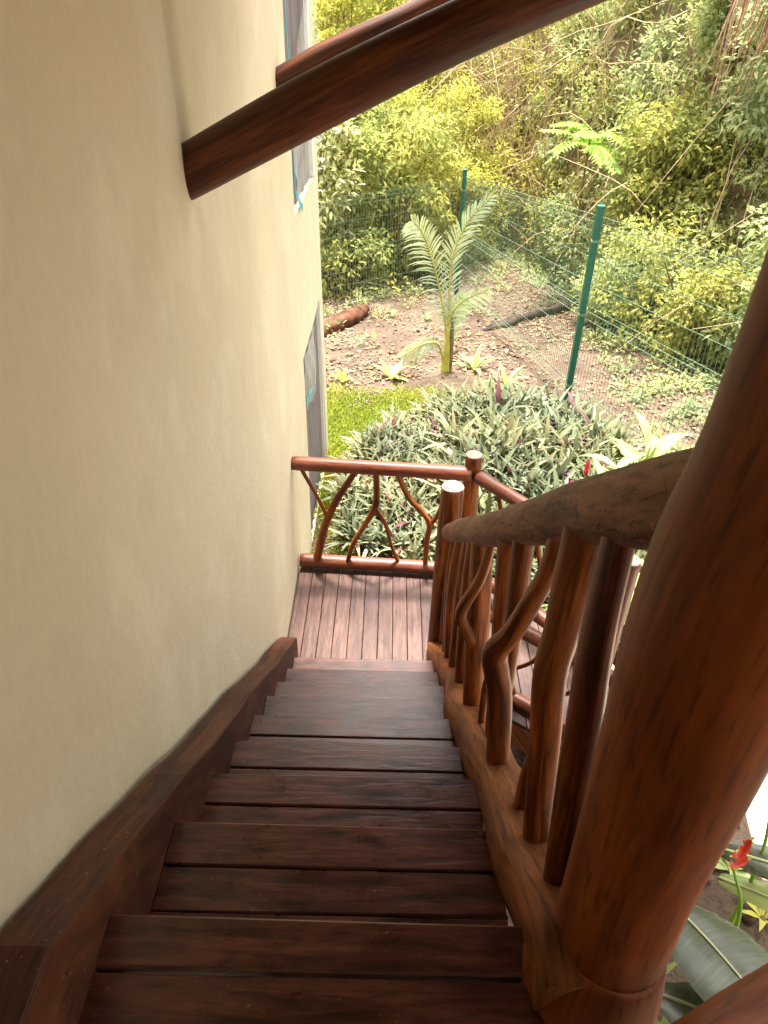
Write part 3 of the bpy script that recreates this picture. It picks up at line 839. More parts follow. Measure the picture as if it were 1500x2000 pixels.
# ------------------------------------------------------------------ garden fence
def fence(nm, label, stations, npost):
    """stations: (x, y, ground z, top z)"""
    root = thing(nm, stations[0][:3], label, "fence")
    def wire(mb, p, q, r):
        p, q = np.array(p), np.array(q); t = q - p; t /= np.linalg.norm(t)
        a = np.cross(t, [.3, .5, .81]); a /= np.linalg.norm(a); b_ = np.cross(t, a); n0 = len(mb.v)
        for e in (p, q):
            for k in range(3):
                an = k * 2.094; mb.v.append(e + (a * math.cos(an) + b_ * math.sin(an)) * r)
        for k in range(3):
            mb.face((n0 + k, n0 + (k + 1) % 3, n0 + 3 + (k + 1) % 3, n0 + 3 + k), [(0, 0)] * 4)
    for (s0, s1) in zip(stations[:-1], stations[1:]):
        s0a, s1a = np.array(s0), np.array(s1)
        L = np.linalg.norm((s1a - s0a)[:2]); d = (s1a - s0a) / L; nrm = np.array([-d[1], d[0], 0])
        mb = MB()
        H = 1.0
        def pt(s, h, off=0.0):
            c = s0a + d * s
            z0, z1 = c[2] + .06, c[3] - .09
            return np.array([c[0], c[1], z0 + (z1 - z0) * h]) + nrm * off
        hs = [1.0, .965, .925, .80, .68, .565, .53, .495, .38, .26, .12, .085, .05]
        off = {.965: .03, .53: .03, .085: .03}
        for h in hs:
            wire(mb, pt(.03, h, off.get(h, 0)), pt(L - .03, h, off.get(h, 0)), .0034)
        nv = int(L / .055)
        for k in range(nv + 1):
            s = .03 + (L - .06) * k / nv
            seq = [(1.0, 0), (.965, .03), (.925, 0), (.565, 0), (.53, .03), (.495, 0), (.12, 0), (.085, .03), (.05, 0), (0, 0)]
            for (h0, o0), (h1, o1) in zip(seq[:-1], seq[1:]):
                wire(mb, pt(s, h0, o0), pt(s, h1, o1), .0027)
        mb.build("wire_panel", M_WIRE, root, smooth=False)
    for s in stations[:npost]:
        mb = MB(); r = .034
        prism(mb, [(s[0] - r, s[1] - r), (s[0] + r, s[1] - r), (s[0] + r, s[1] + r), (s[0] - r, s[1] + r)], s[2] - .3, s[3], ch=.006)
        p = mb.build("post", M_FENCE, root, smooth=False)
        mb = MB(); prism(mb, [(s[0] - r - .004, s[1] - r - .004), (s[0] + r + .004, s[1] - r - .004), (s[0] + r + .004, s[1] + r + .004), (s[0] - r - .004, s[1] + r + .004)], s[3] - .002, s[3] + .02, ch=.006)
        mb.build("cap", M_FENCE, p, smooth=False)
        for h in (.12, .5, .85):
            z = s[2] + (s[3] - s[2]) * h
            mb = MB(); prism(mb, [(s[0] - r - .006, s[1] - r - .006), (s[0] + r + .006, s[1] - r - .006), (s[0] + r + .006, s[1] + r + .006), (s[0] - r - .006, s[1] + r + .006)], z - .012, z + .012, ch=.003)
            mb.build("clip", M_WIRE, p, smooth=False)
    return root
fence("garden_fence", "green wire mesh fence running from the corner post towards the right foreground",
      [(1.170, 12.85, -.24, 1.80), (2.165, 7.90, 0, 2.29), (3.05, 5.65, 0, 2.38), (3.9, 3.4, 0, 2.4)], 3)
fence("garden_fence", "green wire mesh fence running left from the corner post towards the house",
      [(1.09, 12.83, -.24, 1.75), (-1.35, 10.75, -.14, 1.77), (-3.8, 8.7, -.05, 1.8)], 0)

# ------------------------------------------------------------------ fallen wood
z = float(gz(-.8, 10.8))
tag(log("fallen_log", [(-1.35, 10.0, z + .06), (-.9, 10.6, z + .09), (-.62, 11.1, z + .06), (-.42, 11.45, z + .07)], [.13, .12, .14, .08], M_FALLEN, segs=18, rough=.11, lump=.05, seed=110, bevel=.03), "reddish fallen log on the soil beside the house corner", "log")
z = float(gz(2.2, 11.3))
tag(log("fallen_branch", [(1.45, 10.75, z + .05), (1.8, 11.05, z + .03), (2.2, 11.4, z + .06), (2.75, 11.75, z + .03), (3.25, 12.15, z + .05)], [.04, .085, .055, .09, .05], M_DARKBARK, segs=12, rough=.3, lump=.3, seed=111, step=.06), "dark rotten branch lying behind the fence post", "log")

# ------------------------------------------------------------------ plant bed of oyster plants
M_OY = leafmat("oyster_leaf", [(0.110, 0.128, 0.067), (0.159, 0.177, 0.104), (0.076, 0.095, 0.041), (0.201, 0.217, 0.134), (0.128, 0.137, 0.067), (0.146, 0.122, 0.061)], rough=.65, trans=.15, spec=.2)
M_OYP = leafmat("oyster_leaf_purple", [(.12, .035, .045), (.20, .06, .09), (.10, .045, .03)], rough=.45, trans=.15)
M_OYD = leafmat("oyster_leaf_dead", [(.42, .30, .17), (.30, .19, .09), (.38, .33, .20)], rough=.8, trans=.1)
M_MAG = leafmat("magenta_bract", [(.42, .07, .36), (.50, .10, .40)], rough=.5, trans=.3)

def blade(mb, o, az, el, L, W, curl, mi, seg=4, vfold=.22, twist=0.0, wpos=.35, tip=0.02):
    """arching strap leaf with a V section"""
    h = np.array([math.cos(az), math.sin(az), 0]); side = np.array([-math.sin(az), math.cos(az), 0])
    p = np.array(o, float); e = el; base = len(mb.v); st = L / seg
    for i in range(seg + 1):
        t = i / seg
        w = W * .5 * max(tip, min(1, (t + .18) / (wpos + .18)) * min(1, (1 - t) / (1 - wpos)) ** .75)
        up = np.array([0, 0, 1]) * math.cos(e) - h * math.sin(e)
        s2 = side * math.cos(twist * t) + up * math.sin(twist * t)
        mb.v += [tuple(p - s2 * w + up * w * vfold * 2), tuple(p), tuple(p + s2 * w + up * w * vfold * 2)]
        p = p + (h * math.cos(e) + np.array([0, 0, 1]) * math.sin(e)) * st
        e -= curl / seg
    for i in range(seg):
        a = base + i * 3
        u0, u1 = i * st, (i + 1) * st
        mb.face((a, a + 1, a + 4, a + 3), [(0, u0), (.5, u0), (.5, u1), (0, u1)], mi)
        mb.face((a + 1, a + 2, a + 5, a + 4), [(.5, u0), (1, u0), (1, u1), (.5, u1)], mi)

def rosette(k, flower=False):
    mb = MB(); g = random.Random(300 + k)
    n = g.randint(17, 23)
    for i in range(n):
        t = i / n
        az = i * 2.39996 + g.uniform(-.3, .3)
        el = 1.35 - 1.15 * t + g.uniform(-.12, .12)
        L = (.22 + .15 * min(1, .4 + t)) * g.uniform(.8, 1.2)
        u = g.random()
        mi = 1 if u < .05 else (2 if t > .72 and u > .40 else 0)
        blade(mb, (math.cos(az) * .012, math.sin(az) * .012, .05 + .03 * (1 - t)), az, el, L, g.uniform(.044, .060), g.uniform(.3, .95), mi)
    if flower:
        for i in range(4):
            blade(mb, (0, 0, .10), g.uniform(0, 6.28), g.uniform(.5, 1.2), .11, .05, .3, 3)
    return mb.mesh("oyster_plant")
ros = [rosette(k) for k in range(8)]
rosf = [rosette(20 + k, True) for k in range(2)]
for me in ros + rosf:
    for m in (M_OY, M_OYP, M_OYD, M_MAG): me.materials.append(m)
    me.polygons.foreach_set('use_smooth', [True] * len(me.polygons))
bed = [(-.30, 4.95), (-.48, 5.6), (-.36, 6.5), (.05, 7.15), (.8, 7.55), (1.55, 7.62), (2.1, 7.2), (2.48, 6.6), (2.5, 5.6), (2.45, 4.6), (2.25, 3.75), (1.65, 3.55), (1.15, 4.05), (.80, 4.42), (.3, 4.58)]
def inside(x, y, P=bed):
    c = False; j = len(P) - 1
    for i in range(len(P)):
        if (P[i][1] > y) != (P[j][1] > y) and x < (P[j][0] - P[i][0]) * (y - P[i][1]) / (P[j][1] - P[i][1]) + P[i][0]: c = not c
        j = i
    return c
pts = []
tries = 0
while len(pts) < 290 and tries < 30000:
    tries += 1
    x, y = random.uniform(-.5, 2.85), random.uniform(3.5, 7.65)
    if inside(x, y) and all((x - a) ** 2 + (y - b) ** 2 > (.135 if x < .55 else .16) ** 2 for a, b in pts): pts.append((x, y))
flower_spots = [(1.42, 5.75), (1.10, 5.95), (1.55, 5.45), (1.62, 5.72)]
def place_ros(me, x, y, s, label, group):
    o = bpy.data.objects.new("oyster_plant", me); col.objects.link(o)
    dome = .16 * max(0, 1 - ((x - 1.15) / 1.8) ** 2 - ((y - 5.9) / 2.0) ** 2)
    o.location = (x, y, dome + random.uniform(-.02, .02)); o.rotation_euler = (random.uniform(-.15, .15), random.uniform(-.15, .15), random.uniform(0, 6.28)); o.scale = (s, s, s * random.uniform(.9, 1.15))
    tag(o, label, "plant", group)
for i, (x, y) in enumerate(pts):
    if min((x - a) ** 2 + (y - b) ** 2 for a, b in flower_spots) < .02: continue
    small = y < 5.4 and x < .7
    s = random.uniform(.62, .9) if (x < .55) else random.uniform(.85, 1.35)
    if x < .55 and y < 5.5: lab, grp = "small silvery strap leaved plant in the bed directly behind the landing rail", "bed plants behind the landing rail"
    elif x < .55: lab, grp = "small silvery strap leaved plant in the bed along the lawn edge", "bed plants along the lawn"
    elif y > 6.5: lab, grp = "silvery strap leaved plant in the back of the bed below the fence", "bed plants below the fence"
    elif y < 4.9: lab, grp = "silvery strap leaved plant in the bed beside the walkway railing", "bed plants beside the walkway"
    else: lab, grp = "large silvery strap leaved plant in the middle of the bed", "bed plants in the middle of the bed"
    place_ros(random.choice(ros), x, y, s, lab, grp)
for i, (x, y) in enumerate(flower_spots):
    place_ros(rosf[i % 2], x, y, 1.15, "strap leaved bed plant with magenta bracts, behind the handrail", "bed plants with magenta bracts")
# mound under the bed
mb = MB(); n = 40; rings = 8
cxm, cym = 1.15, 5.75
for j in range(rings + 1):
    for i in range(n):
        a = 2 * math.pi * i / n; f = j / rings
        lo, hi = 0, 4
        for _ in range(18):
            mid_ = (lo + hi) / 2
            if inside(cxm + math.cos(a) * mid_, cym + math.sin(a) * mid_): lo = mid_
            else: hi = mid_
        x, y = cxm + math.cos(a) * lo * f, cym + math.sin(a) * lo * f
        mb.v.append((x, y, .005 + .16 * (1 - f * f) * .9 + .01 * math.sin(x * 20) * math.sin(y * 17) * (1 - f)))
for j in range(rings):
    for i in range(n):
        a, b_ = j * n + i, j * n + (i + 1) % n
        mb.face((a, b_, b_ + n, a + n), [(0, 0)] * 4)
M_BEDSOIL = plain("bed_soil", (.075, .045, .03), rough=.95, spec=.1, var=.5, scale=25, bump=.8)
tag(mb.build("planting_bed", M_BEDSOIL), "dark soil mound under the massed plants", None, None, "structure")

# ------------------------------------------------------------------ lawn
M_GRASS = leafmat("grass_blade", [(.28, .35, .03), (.35, .40, .045), (.40, .42, .07), (.23, .30, .025)], rough=.6, trans=.3, spec=.25)
n = 60000
x = rng.uniform(-1.0, 1.3, n); y = rng.uniform(4.7, 8.7, n)
edge = 8.35 + .18 * np.sin(x * 5) + rng.normal(0, .12, n) - .25 * np.clip(x - .6, 0, 1)
keep = (y < edge)
near = np.array([not inside(a, b) for a, b in zip(x[keep], y[keep])])
x, y = x[keep][near], y[keep][near]
thin = rng.random(len(x)) < np.clip((8.6 - y) * .9, .15, 1) * np.where(y < 5.4, .35, 1)
x, y = x[thin], y[thin]; n = len(x)
base = np.stack([x, y, gz(x, y)], 1)
d = rng.normal(size=(n, 3)) * [.55, .55, .2] + [0, 0, .75]
tag(link("grass", leaf_mesh("grass", base, d, rand_dir(n), rng.uniform(.03, .065, n), rng.uniform(.008, .016, n), droop=.3), M_GRASS, smooth=False), "bright lime green lawn between the house and the plant bed", "grass", None, "stuff")

# ------------------------------------------------------------------ leaf litter, weeds
n = 42000
x = rng.uniform(-2.2, 6.5, n); y = rng.uniform(2.6, 16.5, n)
cl = np.sin(x * 2.3 + 1.7 * np.sin(y * 1.1)) * np.sin(y * 2.0 + x * .8) + rng.normal(0, .55, n)
ok = (cl > -.15) & (y < yfront(x) + 1.5) & ((y > 8.0 + .3 * np.sin(x * 3)) | (x > 2.2)) & ~((x < 3.9) & (y < 3.3) & (x > 1.9))
ok &= np.array([not inside(a, b) for a, b in zip(x, y)])
x, y = x[ok], y[ok]; n = len(x)
base = np.stack([x, y, gz(x, y) + rng.uniform(.004, .025, n)], 1)
d = rng.normal(size=(n, 3)) * [1, 1, .18]
nr = rng.normal(size=(n, 3)) * .3 + [0, 0, 1]
tag(link("leaf_litter", leaf_mesh("leaf_litter", base, d, nr, rng.gamma(3.0, .018, n) + .015, rng.gamma(3.0, .009, n) + .008, droop=.05), M_DRY, smooth=False), "dry fallen leaves scattered over the soil", "leaf litter", None, "stuff")

M_L1 = leafmat("leaf_olive", [(0.193, 0.224, 0.067), (0.324, 0.347, 0.100), (0.450, 0.452, 0.137), (0.250, 0.276, 0.089), (0.552, 0.493, 0.166)], rough=.45, trans=.5)
M_L2 = leafmat("leaf_yellow_green", [(0.328, 0.350, 0.069), (0.444, 0.435, 0.094), (0.254, 0.280, 0.057), (0.529, 0.480, 0.135), (0.367, 0.338, 0.086)], rough=.5, trans=.5)
M_L3 = leafmat("leaf_grey_green", [(0.306, 0.370, 0.180), (0.413, 0.466, 0.234), (0.230, 0.287, 0.127), (0.503, 0.535, 0.272), (0.439, 0.438, 0.182)], rough=.45, trans=.5)
M_L4 = leafmat("leaf_glossy", [(0.247, 0.270, 0.095), (0.374, 0.392, 0.143), (0.520, 0.514, 0.191), (0.170, 0.187, 0.066), (0.399, 0.346, 0.149)], rough=.32, trans=.25, spec=.6)
M_L5 = leafmat("leaf_bright", [(.27, .46, .10), (.34, .52, .12), (.40, .54, .11)], rough=.45, trans=.4)
M_BIG = leafmat("leaf_ginger", [(.26, .36, .09), (.33, .42, .12), (.38, .44, .16), (.22, .32, .07)], rough=.4, trans=.35)

def clumps(centers, radii, per, L, W, down=.25, out=.7, g=rng):
    """leaf bases/dirs/normals spread through clumps"""
    C = np.repeat(np.asarray(centers, float), per, 0); Rr = np.repeat(np.asarray(radii, float), per)[:, None]
    n = len(C)
    v = rand_dir(n, g); r = g.random((n, 1)) ** .45
    P = C + v * r * Rr * [1, 1, .8]
    d = v * out + rand_dir(n, g) * .8 + [0, 0, -down]
    nr = rand_dir(n, g) * .6 + [0, -.25, .9]
    Ls = g.uniform(.7, 1.25, n) * L; Ws = g.uniform(.8, 1.2, n) * W
    return P, d, nr, Ls, Ws

# weeds at the forest edge
n = 520
x = rng.uniform(-1.9, 6.0, n); y = yfront(x) - rng.gamma(1.5, .75, n) + .5
sel = (y > 8.6) | (x > 3.4); x, y = x[sel], y[sel]
x = np.concatenate([x, rng.uniform(2.9, 5.2, 110)]); y = np.concatenate([y, rng.uniform(6.6, 10.6, 110)])
C = np.stack([x, y, gz(x, y) + .06], 1)
P, d, nr, Ls, Ws = clumps(C, rng.uniform(.06, .28, len(C)), 34, .085, .038, down=-.2)
P[:, 2] = np.maximum(P[:, 2], gz(P[:, 0], P[:, 1]) + .01)
tag(link("weeds", leaf_mesh("weeds", P, d, nr, Ls, Ws), M_L3, smooth=False), "low green weeds along the forest edge", "weeds", None, "stuff")

# ------------------------------------------------------------------ forest
def shrub(label, x, y, h, r, ncl, per, L, W, m, cat="shrub", nm="forest_shrub", g=None, lean=(0, 0), crad=(.22, .42), low=.12):
    g = g or np.random.default_rng(int(abs(x * 131 + y * 71)) + 5)
    z = float(gz(x, y))
    root = thing(nm, (x, y, z), label, cat, "shrubs and trees at the forest edge")
    cs = []
    for i in range(ncl):
        a = g.uniform(0, 6.28); t = g.uniform(low, 1.0)
        rr = r * math.sqrt(g.uniform(.1, 1)) * (1 - .45 * abs(t - .5) ** 1.2)
        cs.append((x + math.cos(a) * rr + lean[0] * t, y + math.sin(a) * rr * .8 + lean[1] * t, z + h * t))
    P, d, nr, Ls, Ws = clumps(cs, g.uniform(*crad, ncl), per, L, W, g=g)
    P[:, 2] = np.maximum(P[:, 2], gz(P[:, 0], P[:, 1]) + .02)
    link("foliage", leaf_mesh("foliage", P, d, nr, Ls, Ws), m, root, smooth=False)
    mb = MB()
    for i in range(0, ncl, max(1, ncl // 12)):
        c = np.array(cs[i]); b0 = np.array([x + g.uniform(-.12, .12), y + g.uniform(-.1, .1), z - .05])
        mid_ = b0 * .45 + c * .55 + [g.uniform(-.2, .2), g.uniform(-.2, .2), .15]
        tube(mb, [b0, mid_, c], [.022, .015, .006], segs=5, step=.2, rough=.05, bevel=0, seed=i)
    mb.build("stem", M_STEM, root)
    return root
shrub("glossy broad leaved shrub behind the fence next to the house corner", -1.7, 13.6, 2.9, 1.3, 80, 95, .15, .06, M_L4)
shrub("pale broad leaved shrub above the fence left of the corner post", -.1, 14.1, 2.7, 1.3, 80, 100, .13, .052, M_L1)
shrub("yellow green small leaved shrub right above the corner fence post", .9, 15.4, 3.0, 1.3, 80, 130, .09, .042, M_L2)
shrub("low sprawling bush at the foot of the left fence", -.9, 12.9, .9, 1.1, 34, 60, .10, .046, M_L1)
shrub("tall olive tree filling the top left corner of the forest", -1.3, 16.6, 3.0, 1.5, 80, 120, .12, .05, M_L2, cat="tree", nm="forest_tree")
shrub("olive bush hanging over the fence right of the near fence post", 4.5, 10.4, 1.6, 1.6, 80, 70, .095, .042, M_L1, crad=(.2, .5))
shrub("dense leafy bush beside the large foreground post", 5.3, 8.6, 1.9, 1.1, 70, 110, .12, .055, M_L3)
shrub("taller olive bush behind the top of the near fence post", 4.4, 12.2, 1.7, 1.0, 60, 110, .11, .048, M_L1)
shrub("pale leafy bush in the middle of the right forest bank", 5.6, 11.0, 2.0, 1.1, 60, 120, .12, .052, M_L3)
shrub("tall blue green tree climbing the right side of the forest", 6.2, 13.5, 3.4, 1.3, 80, 120, .13, .055, M_L3, cat="tree", nm="forest_tree")
shrub("grey green tree at the upper right edge of the forest", 7.4, 12.0, 3.6, 1.4, 80, 120, .13, .055, M_L3, cat="tree", nm="forest_tree")
shrub("slender trailing tree in the upper middle of the forest", 4.5, 15.6, 3.0, .8, 50, 110, .10, .045, M_L3, cat="tree", nm="forest_tree")

shrub("pale bush spilling down to the soil right of the near fence post", 3.75, 11.0, 1.0, .8, 46, 100, .085, .04, M_L3)
shrub("bushy green shrub low on the bank behind the large foreground post", 4.75, 9.4, 1.3, .9, 56, 100, .09, .042, M_L1)
shrub("leafy grey green tree in the upper right of the bank", 5.3, 12.6, 2.6, 1.2, 80, 120, .11, .048, M_L3, cat="tree", nm="forest_tree")

# thicket mass over the bank
def thicket(n, per, L, W, m, nm, label, xr, hmax, seed, ymax=5.2, rad=(.2, .6), front=.1):
    g = np.random.default_rng(seed)
    x = g.uniform(xr[0], xr[1], n); y = yfront(x) + front + g.random(n) ** 1.35 * ymax
    z = gz(x, y) + g.uniform(.1, hmax, n)
    P, d, nr, Ls, Ws = clumps(np.stack([x, y, z], 1), g.uniform(*rad, n), per, L, W, g=g)
    tag(link(nm, leaf_mesh(nm, P, d, nr, Ls, Ws), m, smooth=False), label, "thicket", None, "stuff")
thicket(430, 100, .11, .046, M_L1, "olive_thicket", "olive undergrowth covering the forest bank", (-3.0, 9.5), 1.1, 1)
thicket(300, 110, .095, .042, M_L2, "yellow_thicket", "yellow green undergrowth on the left of the forest bank", (-3.5, 3.6), 1.3, 2)
thicket(520, 105, .105, .046, M_L3, "grey_green_thicket", "grey green undergrowth on the right of the forest bank", (3.0, 9.5), 1.4, 3, front=-.55)

# dry vines and twigs in the middle of the bank
g = np.random.default_rng(11)
mb = MB()
for i in range(760):
    u = g.random()
    x = g.normal(2.5, .9) if u < .8 else g.uniform(-2.5, 8)
    y = yfront(x) + g.uniform(-.2, 3.2)
    z = float(gz(x, y))
    L = g.uniform(.9, 3.0)
    p0 = np.array([x, y, z + (0 if u < .5 else g.uniform(.3, 2.2))])
    dr = np.array([g.normal(0, .22), g.normal(-.1, .2), g.uniform(.6, 1)]); dr /= np.linalg.norm(dr)
    if u > .6: dr = np.array([g.normal(0, .9), g.normal(-.1, .3), g.normal(0, .6)]); dr /= np.linalg.norm(dr)
    p1 = p0 + dr * L * .5 + g.normal(0, .16, 3); p2 = p0 + dr * L + g.normal(0, .3, 3) - [0, 0, .25 * L * (u > .6)]
    r = g.uniform(.003, .009)
    tube(mb, [p0, (p0 + p1) / 2 + g.normal(0, .07, 3), p1, p2], [r * 1.2, r, r * .9, r * .4], segs=4, n=8, rough=.05, bevel=0, caps=False, seed=i)
tag(mb.build("dry_vines", M_VINE), "tangle of dry tan vines and twigs in the middle of the forest bank", "vines", None, "stuff")

# feathery sapling
def frond_pinnate(mb_r, leaves, p0, p1, sag, npair, LL, WW, g):
    p0, p1 = np.array(p0, float), np.array(p1, float)
    m_ = (p0 + p1) / 2 + [0, 0, sag]
    C, _ = tube(mb_r, [p0, m_, p1], [.008, .006, .003], segs=5, n=12, bevel=0, rough=.02)
    T = np.gradient(C, axis=0); T /= np.linalg.norm(T, axis=1)[:, None]
    for k in range(npair):
        t = .12 + .86 * k / (npair - 1); i = min(int(t * 11), 10); f = t * 11 - i
        c = C[i] * (1 - f) + C[i + 1] * f; tt = T[i]
        s = np.cross(tt, [0, 0, 1]); s /= np.linalg.norm(s) + 1e-9
        sc_ = math.sin(math.pi * (.15 + .75 * t)) ** .6
        for sg in (-1, 1):
            leaves.append((c, s * sg + tt * .45 + [0, 0, -.15], np.cross(s * sg, tt) * sg + g.normal(0, .15, 3), LL * sc_ * g.uniform(.9, 1.1), WW))
z = float(gz(3.18, 13.0))
sap = thing("sapling", (3.18, 13.0, z), "bright green sapling with feathery pinnate leaves above the fence", "sapling")
mb = MB(); top = np.array([3.18, 13.0, 2.3])
tube(mb, [(3.25, 13.1, z), (3.2, 13.05, 1.3), top], [.025, .018, .012], segs=7, bevel=0)
mb.build("trunk", M_STEM, sap)
g = np.random.default_rng(5)
for i in range(15):
    a = i * 2.4; el = g.uniform(-.55, .45)
    L = g.uniform(.6, .95)
    p1 = top + np.array([math.cos(a) * math.cos(el), math.sin(a) * math.cos(el) - .3, math.sin(el)]) * L
    mb = MB(); lv = []
    frond_pinnate(mb, lv, top + [0, 0, g.uniform(-.15, .05)], p1, .10, 12, .20, .07, g)
    f = mb.build("leaf_stalk", M_L5, sap)
    B_, D_, N_, L_, W_ = zip(*lv)
    link("leaflets", leaf_mesh("leaflets", np.array(B_), np.array(D_), np.array(N_), np.array(L_), np.array(W_)), M_L5, f, smooth=False)

# tree with reddish hanging roots at the top right
tr = thing("rooted_tree", (4.75, 10.8, float(gz(4.75, 10.8))), "slim trunk with reddish hanging roots at the top right corner", "tree")
zt = float(gz(5.3, 11.9))
mb = MB(); tube(mb, [(5.3, 11.9, zt), (5.15, 11.6, 4.4), (4.9, 11.2, 5.6)], [.12, .11, .10], segs=12, rough=.12, lump=.1, bevel=0, seed=3)
M_BARK = plain("pinkish_bark", (.36, .23, .15), rough=.85, spec=.2, var=.35, scale=9, bump=.5)
mb.build("trunk", M_BARK, tr)
g = np.random.default_rng(9)
for i in range(34):
    x0 = g.uniform(4.05, 4.95); yb = g.uniform(10.4, 10.9)
    p = [(x0 + .10, yb, 5.0), (x0, yb, 4.3), (x0 - g.uniform(0, .10), yb - .05, 3.9), (x0 - g.uniform(.05, .25), yb - .1, g.uniform(2.9, 3.7))]
    k = g.uniform(.4, 1)
    log("hanging_root", p, [.014 * k, .016 * k, .012 * k, .003], M_REDROOT if g.random() < .45 else M_BARK, tr, segs=6, rough=.1, bevel=0, seed=i, step=.1)

# ------------------------------------------------------------------ young palm
M_PALM = leafmat("palm_leaflet", [(.34, .40, .24), (.40, .46, .30), (.30, .38, .18), (.44, .48, .30)], rough=.38, trans=.3, spec=.5)
M_PSTALK = plain("palm_stalk", (.36, .34, .06), rough=.5, var=.25, scale=6)
palm = thing("young_palm", (.745, 9.0, float(gz(.745, 9.0))), "young palm with pale arching fronds in the soil before the fence", "palm")
zb = float(gz(.745, 9.0))
def frond(pts, Lmax, npair, seed, droop=.5, w=.028, spread=.9):
    g = np.random.default_rng(seed)
    mb = MB(); C, rr = tube(mb, pts, list(np.linspace(.020, .004, len(pts))), segs=7, n=26, bevel=0, rough=.03, seed=seed)
    f = mb.build("frond_stalk", M_PSTALK, palm)
    T = np.gradient(C, axis=0); T /= np.linalg.norm(T, axis=1)[:, None]
    lb = MB()
    # leaflets on both sides, in the plane that faces the open garden
    for k in range(npair):
        t = .30 + .70 * k / (npair - 1); i = min(int(t * 25), 24); ff = t * 25 - i
        c = C[i] * (1 - ff) + C[i + 1] * ff; tt = T[i]
        s = np.cross(tt, [.25, -1, .35]); s /= np.linalg.norm(s)
        sc_ = math.sin(math.pi * (.12 + .80 * (t - .3) / .7)) ** .7
        for sg in (-1, 1):
            L = Lmax * sc_ * g.uniform(.9, 1.08)
            dv = s * sg * spread + tt * (.55 + .6 * t) + g.normal(0, .11, 3); dv /= np.linalg.norm(dv)
            wv_ = np.cross(dv, [.1, -1, .5]); wv_ /= np.linalg.norm(wv_)
            n0 = len(lb.v)
            for q, (u, ww) in enumerate(((0, .5), (.35, 1), (.7, .75), (1, .05))):
                p = c + dv * L * u + np.array([0, -.05, -droop]) * L * u * u * .5
                lb.v += [tuple(p - wv_ * w * ww / 2), tuple(p + wv_ * w * ww / 2)]
            for q in range(3):
                a = n0 + q * 2
                lb.face((a, a + 1, a + 3, a + 2), [(0, 0)] * 4)
    lb.build("leaflets", M_PALM, f, smooth=False)
o = (.742, 9.0, zb)
frond([o, (.730, 9.0, .35), (.704, 9.0, .634), (.642, 8.98, .904), (.531, 8.94, 1.317), (.423, 8.90, 1.612), (.330, 8.84, 1.802), (.227, 8.78, 1.909)], .36, 40, 1, droop=.75, w=.020)
frond([o, (.746, 9.0, .35), (.748, 9.0, .635), (.736, 9.02, 1.081), (.738, 9.03, 1.421), (.805, 9.05, 1.651), (.934, 9.05, 1.907), (1.141, 9.03, 2.133)], .31, 40, 2, droop=.45, spread=.7, w=.020)
frond([o, (.752, 9.0, .35), (.757, 9.0, .635), (.832, 8.96, .836), (.978, 8.90, .981), (1.193, 8.82, 1.108)], .28, 28, 3, droop=.9, w=.020)
frond([o, (.72, 8.98, .05), (.632, 8.93, .334), (.484, 8.88, .378), (.341, 8.84, .327), (.162, 8.8, .228)], .22, 20, 4, droop=1.0, w=.022)
frond([o, (.79, 9.02, .3), (.82, 9.03, .55), (.86, 9.05, .75), (.92, 9.08, .95)], .25, 20, 5)
mb = MB(); tube(mb, [(.745, 9.0, zb - .05), (.748, 9.0, zb + .2), (.75, 9.0, zb + .62)], [.062, .055, .028], segs=12, rough=.12, lump=.08, bevel=0, seed=6)
mb.build("trunk", M_PSTALK, palm)
mb = MB(); tube(mb, [(.80, 9.03, zb - .05), (.81, 9.03, zb + .4), (.79, 9.03, zb + .8)], [.04, .035, .02], segs=9, rough=.15, lump=.12, bevel=0, seed=7)
mb.build("old_leaf_base", M_STEM, palm)

# ------------------------------------------------------------------ broad leaved garden plants
def strap_plant(nm, label, cat, x, y, z, n, L, W, m, el=(.5, 1.25), curl=(.5, 1.3), seed=0, stalk=0.0, group=None, vf=.16, seg=7):
    g = random.Random(seed)
    root = thing(nm, (x, y, z), label, cat, group)
    for i in range(n):
        az = i * 2.39996 + g.uniform(-.3, .3)
        mb = MB()
        e = g.uniform(*el); h = stalk * (i + 1) / n
        blade(mb, (x + math.cos(az) * .015, y + math.sin(az) * .015, z + h), az, e, L * g.uniform(.8, 1.15), W * g.uniform(.85, 1.15), g.uniform(*curl), 0, seg=seg, vfold=vf, wpos=.42)
        mb.build("leaf", m, root)
    if stalk:
        log("stem", [(x, y, z - .02), (x + .01, y, z + stalk)], [.014, .010], M_L5, root, segs=7, rough=.03, bevel=0)
    return root
ZB = lambda x, y: float(gz(x, y))
strap_plant("garden_plant", "pale broad leaved seedling left of the palm base", "plant", .02, 8.7, ZB(.02, 8.7), 7, .30, .11, M_BIG, seed=1)
strap_plant("garden_plant", "small leafy plant right of the palm base", "plant", 1.15, 9.05, ZB(1.15, 9.05), 7, .34, .09, M_BIG, seed=2)
strap_plant("garden_plant", "narrow leaved plant at the back edge of the bed below the palm", "plant", 1.50, 8.45, ZB(1.5, 8.45), 9, .36, .06, M_BIG, seed=3)
strap_plant("garden_plant", "tiny green seedling beside the lower curtain at the lawn edge", "plant", -.62, 8.5, ZB(-.62, 8.5), 6, .18, .07, M_L5, seed=4)
strap_plant("garden_plant", "thin spiky plant behind the landing railing near the wall", "plant", -.22, 5.0, 0, 14, .36, .032, M_OY, el=(.5, 1.4), seed=5)
strap_plant("ginger_plant", "bright yellow green ginger plant behind the stair handrail", "plant", 2.42, 5.75, .05, 15, .46, .115, M_BIG, seed=6, stalk=.62, el=(.2, 1.1))
